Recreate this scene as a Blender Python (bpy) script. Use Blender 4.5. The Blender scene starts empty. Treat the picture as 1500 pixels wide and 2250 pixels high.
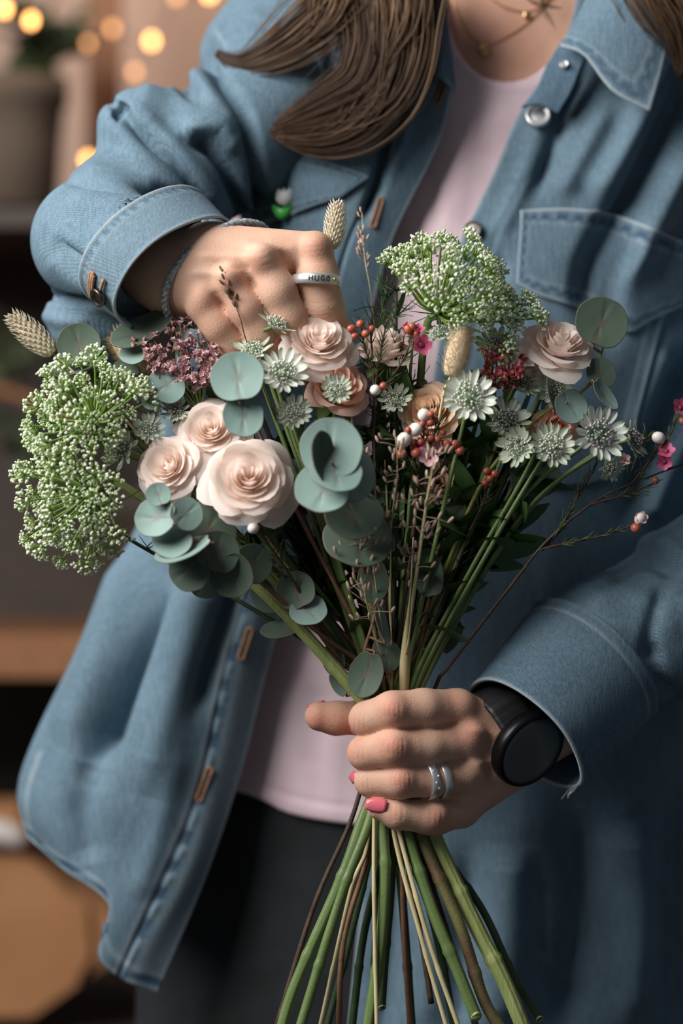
import bpy, math, random
import numpy as np
from mathutils import Matrix, Vector

# ------------------------------------------------------------------ camera, world, light, exposure
K = 0.000265           # metres per photo pixel at the focus distance
CAMD = 5312.0          # camera distance in those pixels (85 mm lens on a 36 mm tall frame)
ZC = 1.15              # camera height (m)
sc = bpy.context.scene
COL = sc.collection
cam_d = bpy.data.cameras.new('camera')
cam_d.sensor_fit = 'VERTICAL'; cam_d.sensor_height = 36; cam_d.sensor_width = 24; cam_d.lens = 85
cam_d.clip_start = 0.05; cam_d.clip_end = 50
cam_d.dof.use_dof = True; cam_d.dof.focus_distance = CAMD * K - 0.004; cam_d.dof.aperture_fstop = 2.4
cam_d.dof.aperture_blades = 9; cam_d.dof.aperture_rotation = 0.2
cam = bpy.data.objects.new('camera', cam_d); COL.objects.link(cam)
cam.location = (0, -CAMD * K, ZC); cam.rotation_euler = (math.pi / 2, 0, 0)
sc.camera = cam
wd = bpy.data.worlds.new('world'); sc.world = wd; wd.use_nodes = True
wd.node_tree.nodes['Background'].inputs[0].default_value = (0.80, 0.88, 1.0, 1)
wd.node_tree.nodes['Background'].inputs[1].default_value = 0.06
def area(name, loc, target, size, power, col, sy=None):
    d = bpy.data.lights.new(name, 'AREA'); d.energy = power; d.color = col; d.shape = 'RECTANGLE'; d.size = size; d.size_y = sy or size
    o = bpy.data.objects.new(name, d); COL.objects.link(o); o.location = loc
    o.rotation_euler = (Vector(target) - Vector(loc)).to_track_quat('-Z', 'Y').to_euler()
    return o
area('window_daylight', (-0.86, -0.52, 1.92), (0.0, 0.05, 1.17), 0.85, 23.5, (1.0, 0.985, 0.96), 0.85)
vs = sc.view_settings
vs.view_transform = 'Standard'; vs.look = 'None'; vs.exposure = 0.5; vs.gamma = 1.0; vs.use_curve_mapping = False

rng = np.random.default_rng(7)
R = random.Random(11)

# ------------------------------------------------------------------ helpers
def U(p):
    """photo pixel + depth behind the focus plane -> position in pixel-sized units (x right, y away, z up)"""
    p = np.asarray(p, float); s = (CAMD + p[..., 2]) / CAMD
    return np.stack([(p[..., 0] - 750) * s, p[..., 2], -(p[..., 1] - 1125) * s], -1)
def PX(v):
    s = (CAMD + v[..., 1]) / CAMD
    return np.stack([750 + v[..., 0] / s, 1125 - v[..., 2] / s], -1)
def WORLD(u):
    u = np.asarray(u, float); return u * K + np.array([0, 0, ZC])
def srgb(r, g, b):
    f = lambda c: (c / 255 / 12.92) if c / 255 <= 0.04045 else ((c / 255 + 0.055) / 1.055) ** 2.4
    return (f(r), f(g), f(b), 1)
def empty(name, uloc, label=None, cat=None, group=None, kind=None):
    o = bpy.data.objects.new(name, None); COL.objects.link(o); o.location = WORLD(uloc); o.empty_display_size = 0.01
    return tag(o, label, cat, group, kind)
def tag(o, label=None, cat=None, group=None, kind=None):
    if label: o['label'] = label
    if cat: o['category'] = cat
    if group: o['group'] = group
    if kind: o['kind'] = kind
    return o
def put(o, parent=None):
    COL.objects.link(o)
    if parent is not None: o.parent = parent
    return o
def rootloc(parent):
    l = Vector((0, 0, 0))
    while parent is not None:
        l = l + parent.location; parent = parent.parent
    return np.array(l)
def mesh_data(name, verts, faces, mat=None, smooth=True, attrs=None, uv=None):
    me = bpy.data.meshes.new(name)
    verts = np.asarray(verts, np.float32)
    if isinstance(faces, np.ndarray):
        n, k = faces.shape
        me.vertices.add(len(verts)); me.vertices.foreach_set('co', verts.ravel())
        me.loops.add(n * k); me.loops.foreach_set('vertex_index', faces.astype(np.int32).ravel())
        me.polygons.add(n); me.polygons.foreach_set('loop_start', np.arange(0, n * k, k, dtype=np.int32))
        me.update(calc_edges=True); me.validate()
    else:
        me.from_pydata(verts.tolist(), [], [list(f) for f in faces]); me.update()
    if smooth: me.polygons.foreach_set('use_smooth', np.ones(len(me.polygons), bool))
    if mat is not None: me.materials.append(mat)
    for k_, a in (attrs or {}).items():
        at = me.attributes.new(k_, 'FLOAT', 'POINT'); at.data.foreach_set('value', np.asarray(a, np.float32).ravel())
    if uv is not None:
        ul = me.uv_layers.new(name='UVMap')
        li = np.zeros(len(me.loops), np.int32); me.loops.foreach_get('vertex_index', li)
        ul.data.foreach_set('uv', np.asarray(uv, np.float32)[li].ravel())
    return me
def mk(name, uverts, faces, mat, parent=None, smooth=True, attrs=None, uv=None, solid=0.0, sub=0, origin=None):
    """one mesh object from vertices in pixel units; its origin is its parent's (or its own base)"""
    w = WORLD(uverts)
    if parent is not None: off = rootloc(parent)
    else: off = WORLD(origin) if origin is not None else np.array([w[:, 0].mean(), w[:, 1].mean(), w[:, 2].min()])
    o = bpy.data.objects.new(name, mesh_data(name, w - off, faces, mat, smooth, attrs, uv))
    put(o, parent)
    if parent is None: o.location = off
    if solid:
        m = o.modifiers.new('thickness', 'SOLIDIFY'); m.thickness = solid * K; m.offset = -1
    if sub:
        m = o.modifiers.new('smooth', 'SUBSURF'); m.levels = sub; m.render_levels = sub
    return o
def crom(P, n):
    """Catmull-Rom resample of points along axis 0"""
    P = np.asarray(P, float); m = len(P)
    if m == 2: P = np.stack([P[0], (P[0] + P[1]) / 2, P[1]]); m = 3
    E = np.concatenate([[2 * P[0] - P[1]], P, [2 * P[-1] - P[-2]]])
    t = np.linspace(0, m - 1, n); i = np.minimum(t.astype(int), m - 2); f = t - i
    f = f.reshape((-1,) + (1,) * (P.ndim - 1))
    a, b, c, d = E[i], E[i + 1], E[i + 2], E[i + 3]
    return 0.5 * (2 * b + (c - a) * f + (2 * a - 5 * b + 4 * c - d) * f * f + (3 * b - a - 3 * c + d) * f ** 3)
def interp(x, xs, ys):
    return np.interp(x, xs, ys)
def spl(x, xs, ys):
    """smooth monotone-ish 1-D spline through (xs, ys)"""
    xs = np.asarray(xs, float); ys = np.asarray(ys, float)
    q = crom(np.stack([xs, ys], 1), 40 * len(xs)); o = np.argsort(q[:, 0])
    return np.interp(x, q[o, 0], q[o, 1])
def grid_faces(nu, nv, wrap=False):
    i = np.arange(nu if wrap else nu - 1); j = np.arange(nv - 1)
    I, J = np.meshgrid(i, j, indexing='ij'); I2 = (I + 1) % nu
    return np.stack([I * nv + J, I2 * nv + J, I2 * nv + J + 1, I * nv + J + 1], -1).reshape(-1, 4)
def vnormals(v, f):
    n = np.zeros_like(v); a, b, c, d = (v[f[:, k]] for k in range(4))
    fn = np.cross(c - a, d - b)
    ff = f.ravel(order='F'); f4 = np.tile(fn, (4, 1))
    for c_ in range(3): n[:, c_] = np.bincount(ff, weights=f4[:, c_], minlength=len(v))
    return n / (np.linalg.norm(n, axis=1, keepdims=True) + 1e-9)
def seg_dist(q, pts, taper=True):
    """distance of 2-D points to a smoothed polyline, and 0..1 position along it"""
    pts = crom(np.asarray(pts, float), max(6, 6 * len(pts)))
    best = np.full(len(q), 1e9); along = np.zeros(len(q)); n = len(pts) - 1
    for k in range(n):
        a, b = pts[k], pts[k + 1]; ab = b - a; L = ab @ ab + 1e-9
        t = np.clip(((q - a) @ ab) / L, 0, 1); d = np.linalg.norm(q - a - t[:, None] * ab, axis=1)
        m = d < best; best[m] = d[m]; along[m] = (k + t[m]) / n
    return best, along
def sculpt(v, f, strokes, front=True, wear_shade=None):
    """push vertices along their normals near strokes given on the photo: (points, width, amount[, wear])"""
    v = v.copy(); w = np.zeros(len(v)) if wear_shade is None else wear_shade; n = None
    for si, s in enumerate(strokes):
        pts, wid, amp = s[0], s[1], s[2]
        q = PX(v); pa = np.asarray(pts, float); lo = pa.min(0) - 3 * wid; hi = pa.max(0) + 3 * wid
        m = np.where((q > lo).all(1) & (q < hi).all(1))[0]
        if not len(m): continue
        if n is None or si % 4 == 0: n = vnormals(v, f)
        if front:
            m = m[n[m, 1] < 0.25]
            if not len(m): continue
        d, al = seg_dist(q[m], pts)
        g = np.exp(-(d / wid) ** 2) * np.clip(np.minimum(al, 1 - al) * 5 + 0.25, 0, 1)
        v[m] += n[m] * (amp * g)[:, None]
        if len(s) > 3: w[m] += s[3] * g
    return v, w
def sheet(ctrl, nu, nv):
    """dense surface through a grid of photo control points (px, py, depth)"""
    c = U(np.asarray(ctrl, float)); c = crom(c, nu); c = np.swapaxes(crom(np.swapaxes(c, 0, 1), nv), 0, 1)
    return c.reshape(-1, 3)
def grid_uv(nu, nv, su, sv):
    a, b = np.meshgrid(np.linspace(0, su, nu), np.linspace(0, sv, nv), indexing='ij')
    return np.stack([a, b], -1).reshape(-1, 2)
def tube(path, rad, seg=8, caps=True):
    """tube along unit-space points with a radius at each; returns verts, faces"""
    path = np.asarray(path, float); n = len(path); rad = np.broadcast_to(np.asarray(rad, float), (n,))
    t = np.gradient(path, axis=0); t /= np.linalg.norm(t, axis=1, keepdims=True) + 1e-9
    u = np.cross(t[0], [0.3, 0.9, 0.2]); u /= np.linalg.norm(u) + 1e-9
    V = []; a = np.arange(seg) * 2 * math.pi / seg
    for i in range(n):
        u = u - t[i] * (u @ t[i]); u /= np.linalg.norm(u) + 1e-9; w = np.cross(t[i], u)
        V.append(path[i] + rad[i] * (np.cos(a)[:, None] * u + np.sin(a)[:, None] * w))
    F = []
    for i in range(n - 1):
        for j in range(seg):
            k = (j + 1) % seg; F.append((i * seg + j, i * seg + k, (i + 1) * seg + k, (i + 1) * seg + j))
    if caps:
        F.append(tuple(range(seg))[::-1]); F.append(tuple((n - 1) * seg + j for j in range(seg)))
    return np.concatenate(V), F
class MB:
    """collects pieces of one mesh"""
    def __init__(s): s.v = []; s.f = []; s.n = 0; s.a = []
    def add(s, v, f, a=0.0):
        v = np.asarray(v, float); s.v.append(v); s.f += [tuple(int(i) + s.n for i in q) for q in f]; s.n += len(v)
        s.a.append(np.broadcast_to(np.asarray(a, float), (len(v),)))
        return s
    def tube(s, path, rad, seg=8, a=0.0): return s.add(*tube(path, rad, seg), a)
    def V(s): return np.concatenate(s.v)
    def A(s): return np.concatenate(s.a)
def ball(c, r, nu=8, nv=6, sq=(1, 1, 1)):
    V = [[0, 0, 1]]; F = []
    for i in range(1, nv):
        th = math.pi * i / nv
        for j in range(nu):
            p = 2 * math.pi * j / nu; V.append([math.sin(th) * math.cos(p), math.sin(th) * math.sin(p), math.cos(th)])
    V.append([0, 0, -1])
    for j in range(nu): F.append((0, 1 + j, 1 + (j + 1) % nu))
    for i in range(nv - 2):
        for j in range(nu):
            a = 1 + i * nu; b = a + nu; k = (j + 1) % nu; F.append((a + j, b + j, b + k, a + k))
    L = len(V) - 1; a = 1 + (nv - 2) * nu
    for j in range(nu): F.append((a + j, L, a + (j + 1) % nu))
    return np.array(V) * r * np.array(sq) + np.asarray(c, float), F
def frame(c, fwd, up=(0, 0, 1), roll=0.0):
    """unit-space frame matrix whose local +Z is fwd (x right, y away, z up); local +Y leans to 'up'"""
    z = np.asarray(fwd, float); z = z / np.linalg.norm(z)
    y = np.asarray(up, float); y = y - z * (y @ z)
    if np.linalg.norm(y) < 1e-4: y = np.array([0, 1, 0.]) - z * z[1]
    y /= np.linalg.norm(y); x = np.cross(y, z)
    cr, sr = math.cos(roll), math.sin(roll); x, y = x * cr + y * sr, -x * sr + y * cr
    M = np.eye(4); M[:3, 0], M[:3, 1], M[:3, 2], M[:3, 3] = x, y, z, c
    return M
def place(name, me, M, parent, scale=1.0):
    """a part that shares mesh data 'me' (in local pixel units * K), at unit-space frame M under parent"""
    o = bpy.data.objects.new(name, me); put(o, parent)
    w = WORLD(M[:3, 3]) - rootloc(parent)
    A = np.eye(4); A[:3, :3] = M[:3, :3] * scale; A[:3, 3] = w
    o.matrix_basis = Matrix(A.tolist())
    return o

# ------------------------------------------------------------------ signed-distance modelling of hands and sleeves
def d_cone(p, a, b, ra, rb):
    ab = b - a; L2 = ab @ ab + 1e-9; t = np.clip((p - a) @ ab / L2, 0, 1)
    q = p - a - t[..., None] * ab
    return np.sqrt((q * q).sum(-1)) - (ra + (rb - ra) * t)
def smin(a, b, k):
    if k <= 0: return np.minimum(a, b)
    h = np.clip(0.5 + 0.5 * (b - a) / k, 0, 1)
    return b + (a - b) * h - k * h * (1 - h)
def surface(fun, lo, hi, step):
    """naive surface nets of fun(points) on a grid"""
    lo = np.asarray(lo, float); n = np.ceil((np.asarray(hi) - lo) / step).astype(int) + 1
    ax = [lo[i] + step * np.arange(n[i]) for i in range(3)]
    f = np.empty(tuple(n), np.float32)
    for i in range(0, n[0], 16):
        X = np.stack(np.meshgrid(ax[0][i:i + 16], ax[1], ax[2], indexing='ij'), -1)
        f[i:i + 16] = fun(X)
    s = f < 0
    c = np.zeros(tuple(n - 1), np.int8)
    sl = lambda o, m: slice(o, m - 1 + o)
    for o in np.ndindex(2, 2, 2): c += s[sl(o[0], n[0]), sl(o[1], n[1]), sl(o[2], n[2])]
    act = np.argwhere((c > 0) & (c < 8))
    pos = np.zeros((len(act), 3)); cnt = np.zeros(len(act))
    cor = [np.array(o) for o in np.ndindex(2, 2, 2)]
    for a in cor:
        for ax_ in range(3):
            if a[ax_] == 0:
                b = a.copy(); b[ax_] = 1
                ia, ib = act + a, act + b
                fa = f[ia[:, 0], ia[:, 1], ia[:, 2]]; fb = f[ib[:, 0], ib[:, 1], ib[:, 2]]
                m = (fa < 0) != (fb < 0); t = np.where(m, fa / np.where(m, fa - fb, 1), 0)
                pos += np.where(m[:, None], a + t[:, None] * (b - a), 0); cnt += m
    V = lo + (act + pos / cnt[:, None]) * step
    idx = np.full(tuple(n - 1), -1, np.int64); idx[act[:, 0], act[:, 1], act[:, 2]] = np.arange(len(act))
    Fs = []
    for a in range(3):
        b, c2 = (a + 1) % 3, (a + 2) % 3
        s0 = [slice(None)] * 3; s1 = [slice(None)] * 3; s0[a] = slice(0, -1); s1[a] = slice(1, None)
        d = s[tuple(s0)] != s[tuple(s1)]
        e = np.argwhere(d); e = e[(e[:, b] > 0) & (e[:, c2] > 0) & (e[:, b] < n[b] - 1) & (e[:, c2] < n[c2] - 1)]
        ins = s[e[:, 0], e[:, 1], e[:, 2]]
        q = []
        for ob, oc in ((0, 0), (-1, 0), (-1, -1), (0, -1)):
            k = e.copy(); k[:, b] += ob; k[:, c2] += oc; q.append(idx[k[:, 0], k[:, 1], k[:, 2]])
        q = np.stack(q, 1); q[~ins] = q[~ins][:, ::-1]; Fs.append(q)
    F = np.concatenate(Fs); F = F[(F >= 0).all(1)]
    return V, F
def relax(v, f, it=4, lam=0.5, mu=-0.52):
    """Taubin smoothing"""
    e = np.concatenate([f[:, [0, 1]], f[:, [1, 2]], f[:, [2, 3]], f[:, [3, 0]]]); e = np.concatenate([e, e[:, ::-1]])
    deg = np.bincount(e[:, 0], minlength=len(v)).astype(float)[:, None]
    for _ in range(it):
        for l in (lam, mu):
            s = np.stack([np.bincount(e[:, 0], weights=v[e[:, 1], k], minlength=len(v)) for k in range(3)], 1)
            v = v + l * (s / np.maximum(deg, 1) - v)
    return v

# ------------------------------------------------------------------ materials
MAT = {}
def nodes(name):
    m = bpy.data.materials.new(name); m.use_nodes = True; MAT[name] = m
    return m, m.node_tree.nodes, m.node_tree.links, m.node_tree.nodes['Principled BSDF']
def N(nt, t, **kw):
    n = nt.new(t)
    for k, v in kw.items():
        if k.startswith('i_'): n.inputs[int(k[2:]) if k[2:].isdigit() else k[2:].replace('_', ' ')].default_value = v
        else: setattr(n, k, v)
    return n
def plain(name, c, rough=0.6, c2=None, scale=60, bump=0.0, bscale=None, sss=0.0, metal=0.0, emit=None, attr=None, ac=None, trans=0.0, spec=None, stretch=None, sheen=0.0):
    """colour with noise towards c2, optional bump, optional per-vertex mix (attribute attr towards ac)"""
    m, nt, lk, b = nodes(name)
    tc = N(nt, 'ShaderNodeTexCoord'); co = tc.outputs['Object']
    if stretch:
        mp = N(nt, 'ShaderNodeMapping'); mp.inputs['Scale'].default_value = stretch; lk.new(co, mp.inputs[0]); co = mp.outputs[0]
    b.inputs['Base Color'].default_value = c; b.inputs['Roughness'].default_value = rough; b.inputs['Metallic'].default_value = metal
    out = None
    if c2 is not None:
        no = N(nt, 'ShaderNodeTexNoise'); no.inputs['Scale'].default_value = scale; no.inputs['Detail'].default_value = 4; lk.new(co, no.inputs['Vector'])
        rp = N(nt, 'ShaderNodeMapRange'); rp.inputs[1].default_value = 0.35; rp.inputs[2].default_value = 0.68; lk.new(no.outputs[0], rp.inputs[0])
        mx = N(nt, 'ShaderNodeMix', data_type='RGBA'); mx.inputs[6].default_value = c; mx.inputs[7].default_value = c2; lk.new(rp.outputs[0], mx.inputs[0])
        out = mx.outputs[2]
    if attr:
        at = N(nt, 'ShaderNodeAttribute', attribute_name=attr)
        mx = N(nt, 'ShaderNodeMix', data_type='RGBA', clamp_factor=True); lk.new(at.outputs['Fac'], mx.inputs[0])
        if out: lk.new(out, mx.inputs[6])
        else: mx.inputs[6].default_value = c
        mx.inputs[7].default_value = ac; out = mx.outputs[2]
    if out: lk.new(out, b.inputs['Base Color'])
    if bump:
        no = N(nt, 'ShaderNodeTexNoise'); no.inputs['Scale'].default_value = bscale or scale * 4; no.inputs['Detail'].default_value = 3; lk.new(co, no.inputs['Vector'])
        bp = N(nt, 'ShaderNodeBump'); bp.inputs['Strength'].default_value = bump; bp.inputs['Distance'].default_value = 0.0006; lk.new(no.outputs[0], bp.inputs['Height']); lk.new(bp.outputs[0], b.inputs['Normal'])
    if sss:
        b.inputs['Subsurface Weight'].default_value = sss; b.inputs['Subsurface Radius'].default_value = (1.0, 0.4, 0.25); b.inputs['Subsurface Scale'].default_value = 0.004
    if spec is not None: b.inputs['Specular IOR Level'].default_value = spec
    if sheen: b.inputs['Sheen Weight'].default_value = sheen
    if emit: b.inputs['Emission Color'].default_value = emit[0]; b.inputs['Emission Strength'].default_value = emit[1]
    if trans:
        tr = N(nt, 'ShaderNodeBsdfTranslucent'); ms = N(nt, 'ShaderNodeMixShader'); ms.inputs[0].default_value = trans
        if out: lk.new(out, tr.inputs[0])
        else: tr.inputs[0].default_value = c
        o = nt['Material Output']; lk.new(b.outputs[0], ms.inputs[1]); lk.new(tr.outputs[0], ms.inputs[2]); lk.new(ms.outputs[0], o.inputs[0])
    return m
def denim(name, dark, mid, light, twill=True):
    m, nt, lk, b = nodes(name)
    tc = N(nt, 'ShaderNodeTexCoord')
    big = N(nt, 'ShaderNodeTexNoise'); big.inputs['Scale'].default_value = 22; big.inputs['Detail'].default_value = 5; lk.new(tc.outputs['Object'], big.inputs['Vector'])
    fine = N(nt, 'ShaderNodeTexNoise'); fine.inputs['Scale'].default_value = 900; fine.inputs['Detail'].default_value = 2; lk.new(tc.outputs['Object'], fine.inputs['Vector'])
    mp = N(nt, 'ShaderNodeMapping'); mp.inputs['Scale'].default_value = (1.0, 1.0, 0.12); lk.new(tc.outputs['Object'], mp.inputs[0])
    slub = N(nt, 'ShaderNodeTexNoise'); slub.inputs['Scale'].default_value = 700; slub.inputs['Detail'].default_value = 2; lk.new(mp.outputs[0], slub.inputs['Vector'])
    r1 = N(nt, 'ShaderNodeMapRange'); r1.inputs[1].default_value = 0.3; r1.inputs[2].default_value = 0.7; lk.new(big.outputs[0], r1.inputs[0])
    m1 = N(nt, 'ShaderNodeMix', data_type='RGBA'); m1.inputs[6].default_value = dark; m1.inputs[7].default_value = mid; lk.new(r1.outputs[0], m1.inputs[0])
    wv = N(nt, 'ShaderNodeTexWave', wave_type='BANDS', bands_direction='DIAGONAL'); wv.inputs['Scale'].default_value = 330; wv.inputs['Distortion'].default_value = 0.6
    lk.new(tc.outputs['Object'], wv.inputs['Vector'])
    ad = N(nt, 'ShaderNodeMath', operation='ADD'); lk.new(slub.outputs[0], ad.inputs[0]); lk.new(fine.outputs[0], ad.inputs[1])
    ad2 = N(nt, 'ShaderNodeMath', operation='MULTIPLY_ADD'); ad2.inputs[1].default_value = 0.35; lk.new(wv.outputs['Fac'], ad2.inputs[0]); lk.new(ad.outputs[0], ad2.inputs[2])
    r2 = N(nt, 'ShaderNodeMapRange'); r2.inputs[1].default_value = 0.85; r2.inputs[2].default_value = 1.6; r2.inputs[4].default_value = 0.55; lk.new(ad2.outputs[0], r2.inputs[0])
    m2 = N(nt, 'ShaderNodeMix', data_type='RGBA'); m2.inputs[7].default_value = light; lk.new(m1.outputs[2], m2.inputs[6]); lk.new(r2.outputs[0], m2.inputs[0])
    at = N(nt, 'ShaderNodeAttribute', attribute_name='wear_shade')
    ng = N(nt, 'ShaderNodeMath', operation='MULTIPLY'); ng.inputs[1].default_value = -1; lk.new(at.outputs['Fac'], ng.inputs[0])
    m3 = N(nt, 'ShaderNodeMix', data_type='RGBA', clamp_factor=True); lk.new(at.outputs['Fac'], m3.inputs[0]); lk.new(m2.outputs[2], m3.inputs[6]); m3.inputs[7].default_value = srgb(196, 204, 208)
    m4 = N(nt, 'ShaderNodeMix', data_type='RGBA', clamp_factor=True); lk.new(ng.outputs[0], m4.inputs[0]); lk.new(m3.outputs[2], m4.inputs[6]); m4.inputs[7].default_value = srgb(44, 66, 92)  # negative values mix towards dark indigo: seam puckers, and painted shade on the collar
    lk.new(m4.outputs[2], b.inputs['Base Color']); b.inputs['Roughness'].default_value = 0.9; b.inputs['Specular IOR Level'].default_value = 0.15
    bp = N(nt, 'ShaderNodeBump'); bp.inputs['Strength'].default_value = 0.35; bp.inputs['Distance'].default_value = 0.0005; lk.new(ad2.outputs[0], bp.inputs['Height']); lk.new(bp.outputs[0], b.inputs['Normal'])
    return m
denim('denim', srgb(72, 96, 112), srgb(92, 117, 133), srgb(140, 160, 172))
plain('denim_inside', srgb(70, 84, 98), 0.9, srgb(90, 104, 118), 300)
plain('hem_edge', srgb(178, 184, 184), 0.9, srgb(120, 138, 150), 500, 0.3)
plain('thread_tan', srgb(176, 132, 98), 0.8, srgb(140, 100, 74), 400, 0.3)
plain('thread_pale', srgb(186, 176, 170), 0.8)
plain('pink_jersey', srgb(238, 212, 218), 0.9, srgb(228, 200, 208), 30, 0.15, 900)
plain('black_denim', srgb(24, 26, 28), 0.9, srgb(32, 35, 38), 40, 0.2, 700)
plain('skin', srgb(218, 178, 154), 0.58, srgb(204, 160, 136), 45, 0.42, 950, sss=0.25, attr='red', ac=srgb(202, 116, 98), spec=0.3)
plain('nail_pink', srgb(226, 110, 124), 0.18, spec=0.6)
plain('silver', srgb(226, 226, 226), 0.36, metal=0.75)
plain('dark_metal', srgb(96, 92, 88), 0.35, metal=1.0)
plain('gold', srgb(224, 186, 130), 0.3, metal=1.0)
plain('engraved', srgb(40, 36, 34), 0.7)
plain('gem', srgb(240, 240, 245), 0.05, spec=0.9)
plain('watch_black', srgb(22, 22, 24), 0.5)
plain('watch_case', srgb(26, 26, 28), 0.35, metal=0.6)
plain('watch_glass', srgb(92, 98, 100), 0.3, spec=0.6)
plain('pin_white', srgb(244, 246, 246), 0.3)
plain('pin_green', srgb(88, 196, 84), 0.3)
plain('hair_brown', srgb(78, 56, 42), 0.5, srgb(48, 34, 28), 30, attr='blond', ac=srgb(150, 120, 90), spec=0.25)
# ------------------------------------------------------------------ background room
def bgbox(name, x0, x1, y0, y1, d0, d1, mat, parent=None, kind=None, label=None, cat=None, bevel=0):
    """box spanning photo pixels x0..x1, y0..y1 on its front face at depth d0, reaching back to d1"""
    a, b = U([x0, y1, d0]), U([x1, y0, d0])
    v = [(x, y, z) for x in (a[0], b[0]) for y in (d0, d1) for z in (a[2], b[2])]
    f = [(0, 1, 3, 2), (4, 6, 7, 5), (0, 4, 5, 1), (2, 3, 7, 6), (0, 2, 6, 4), (1, 5, 7, 3)]
    o = mk(name, np.array(v, float), f, mat, parent, smooth=False)
    if bevel:
        m = o.modifiers.new('bevel', 'BEVEL'); m.width = bevel * K; m.segments = 2
    return tag(o, label, cat, None, kind)
plain('wall_paint', srgb(196, 166, 150), 0.9, srgb(184, 154, 138), 3)
plain('floor_dark', srgb(52, 46, 42), 0.8, srgb(40, 36, 34), 6)
plain('wood_dark', srgb(70, 54, 44), 0.6, srgb(50, 40, 34), 14, stretch=(1, 1, 6))
plain('wood_warm', srgb(156, 104, 66), 0.6, srgb(130, 86, 56), 20, stretch=(8, 1, 1))
plain('pot_brown', srgb(98, 82, 68), 0.85, srgb(84, 70, 58), 8)
plain('soil', srgb(44, 36, 30), 0.9)
plain('kraft', srgb(176, 126, 84), 0.85, srgb(164, 112, 72), 12)
plain('paper_white', srgb(214, 206, 198), 0.8)
plain('bg_leaf', srgb(62, 74, 42), 0.6, srgb(44, 54, 30), 40)
plain('bg_leaf_pale', srgb(96, 104, 76), 0.6, srgb(70, 80, 54), 40)
plain('bulb', srgb(255, 190, 110), 0.4, emit=((1.0, 0.42, 0.12, 1), 7.5))
plain('bulb_dim', srgb(255, 190, 110), 0.4, emit=((1.0, 0.45, 0.18, 1), 2.3))
plain('wire', srgb(40, 40, 36), 0.6)
plain('basket', srgb(70, 58, 46), 0.8, srgb(54, 44, 36), 30, stretch=(1, 1, 8))

bgbox('wall_back', -2600, 4200, -2600, 3300, 4700, 4800, MAT['wall_paint'], kind='structure')
fl = bgbox('floor', -2600, 4200, 3290, 3330, 4700, -2000, MAT['floor_dark'], kind='structure')

def pot(name, cx, ytop, ybot, rt, rb, d, mat, label, cat='plant pot'):
    root = empty(name, U([cx, ybot, d]), label, cat)
    n = 28; prof = [(rb * 0.9, ybot), (rb, ybot - 6), ((rb + rt) / 2, (ytop + ybot) / 2), (rt, ytop + 60), (rt * 1.08, ytop + 56), (rt * 1.08, ytop), (rt * 0.98, ytop), (rt * 0.95, ytop + 50)]
    def lathe(prof, nm, m):
        V = []
        for r, y in prof:
            c = U([cx, y, d])
            for j in range(n):
                a = 2 * math.pi * j / n; V.append(c + np.array([r * math.cos(a), r * math.sin(a), 0]))
        F = [(i * n + j, i * n + (j + 1) % n, (i + 1) * n + (j + 1) % n, (i + 1) * n + j) for i in range(len(prof) - 1) for j in range(n)]
        F += [tuple(range(n)), tuple((len(prof) - 1) * n + j for j in range(n))[::-1]]
        mk(nm, np.array(V), F, m, root)
    lathe(prof, 'pot_body', mat)
    lathe([(rt * 0.94, ytop + 48), (rt * 0.94, ytop + 36)], 'soil', MAT['soil'])
    return root
def leaf_shape(L, W, n=6, cup=0.15, droop=0.2):
    """pointed leaf along +Y, local units"""
    V = []; F = []
    for i in range(n + 1):
        t = i / n; w = W * math.sin(math.pi * min(1, t * 0.96 + 0.02)) ** 0.8
        for s in (-1, 0, 1): V.append((s * w, L * t, abs(s) * w * cup - droop * L * t * t))
    for i in range(n):
        for s in (0, 1): a = i * 3 + s; F.append((a, a + 1, a + 4, a + 3))
    return np.array(V), F
def bush(name, cx, cy, d, spread, n, L, W, mat, label, upb=0.4, cat='plant'):
    """a leafy plant: stems from its base and separate leaves along them, each leaf a child"""
    base = U([cx, cy + spread * 1.1, d]); root = empty(name, base, label, cat)
    lm = mesh_data('leaf', leaf_shape(L, W)[0] * K, leaf_shape(L, W)[1], mat)
    st = MB()
    for k in range(max(4, n // 7)):
        a = R.uniform(0, 6.28); e = np.array([math.cos(a) * spread * R.uniform(.4, 1), math.sin(a) * spread * .5, spread * R.uniform(.7, 2.0)])
        path = crom([base, base + e * [0.3, .3, .6], base + e], 8); st.tube(path, 5, 5)
        for q in range(7):
            p = path[R.randint(3, 7)] + np.array([R.uniform(-1, 1), R.uniform(-1, 1), R.uniform(-1, 1)]) * spread * .12
            place('leaf', lm, frame(p, (R.uniform(-1, 1), R.uniform(-1, .4), R.uniform(.1, 1)), (R.uniform(-1, 1), R.uniform(-1, 1), upb + R.uniform(-.6, .6)), 0), root, R.uniform(.7, 1.2))
    mk('stems', st.V(), st.f, mat, root)
    return root
pot('flower_pot', 40, 175, 455, 165, 140, 3300, MAT['pot_brown'], 'large brown plant pot on the dark cabinet behind the woman\'s raised elbow')
bush('potted_plant', 95, 40, 3350, 150, 60, 120, 45, MAT['bg_leaf'], 'dark green leafy plant growing out of the brown pot')
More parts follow.
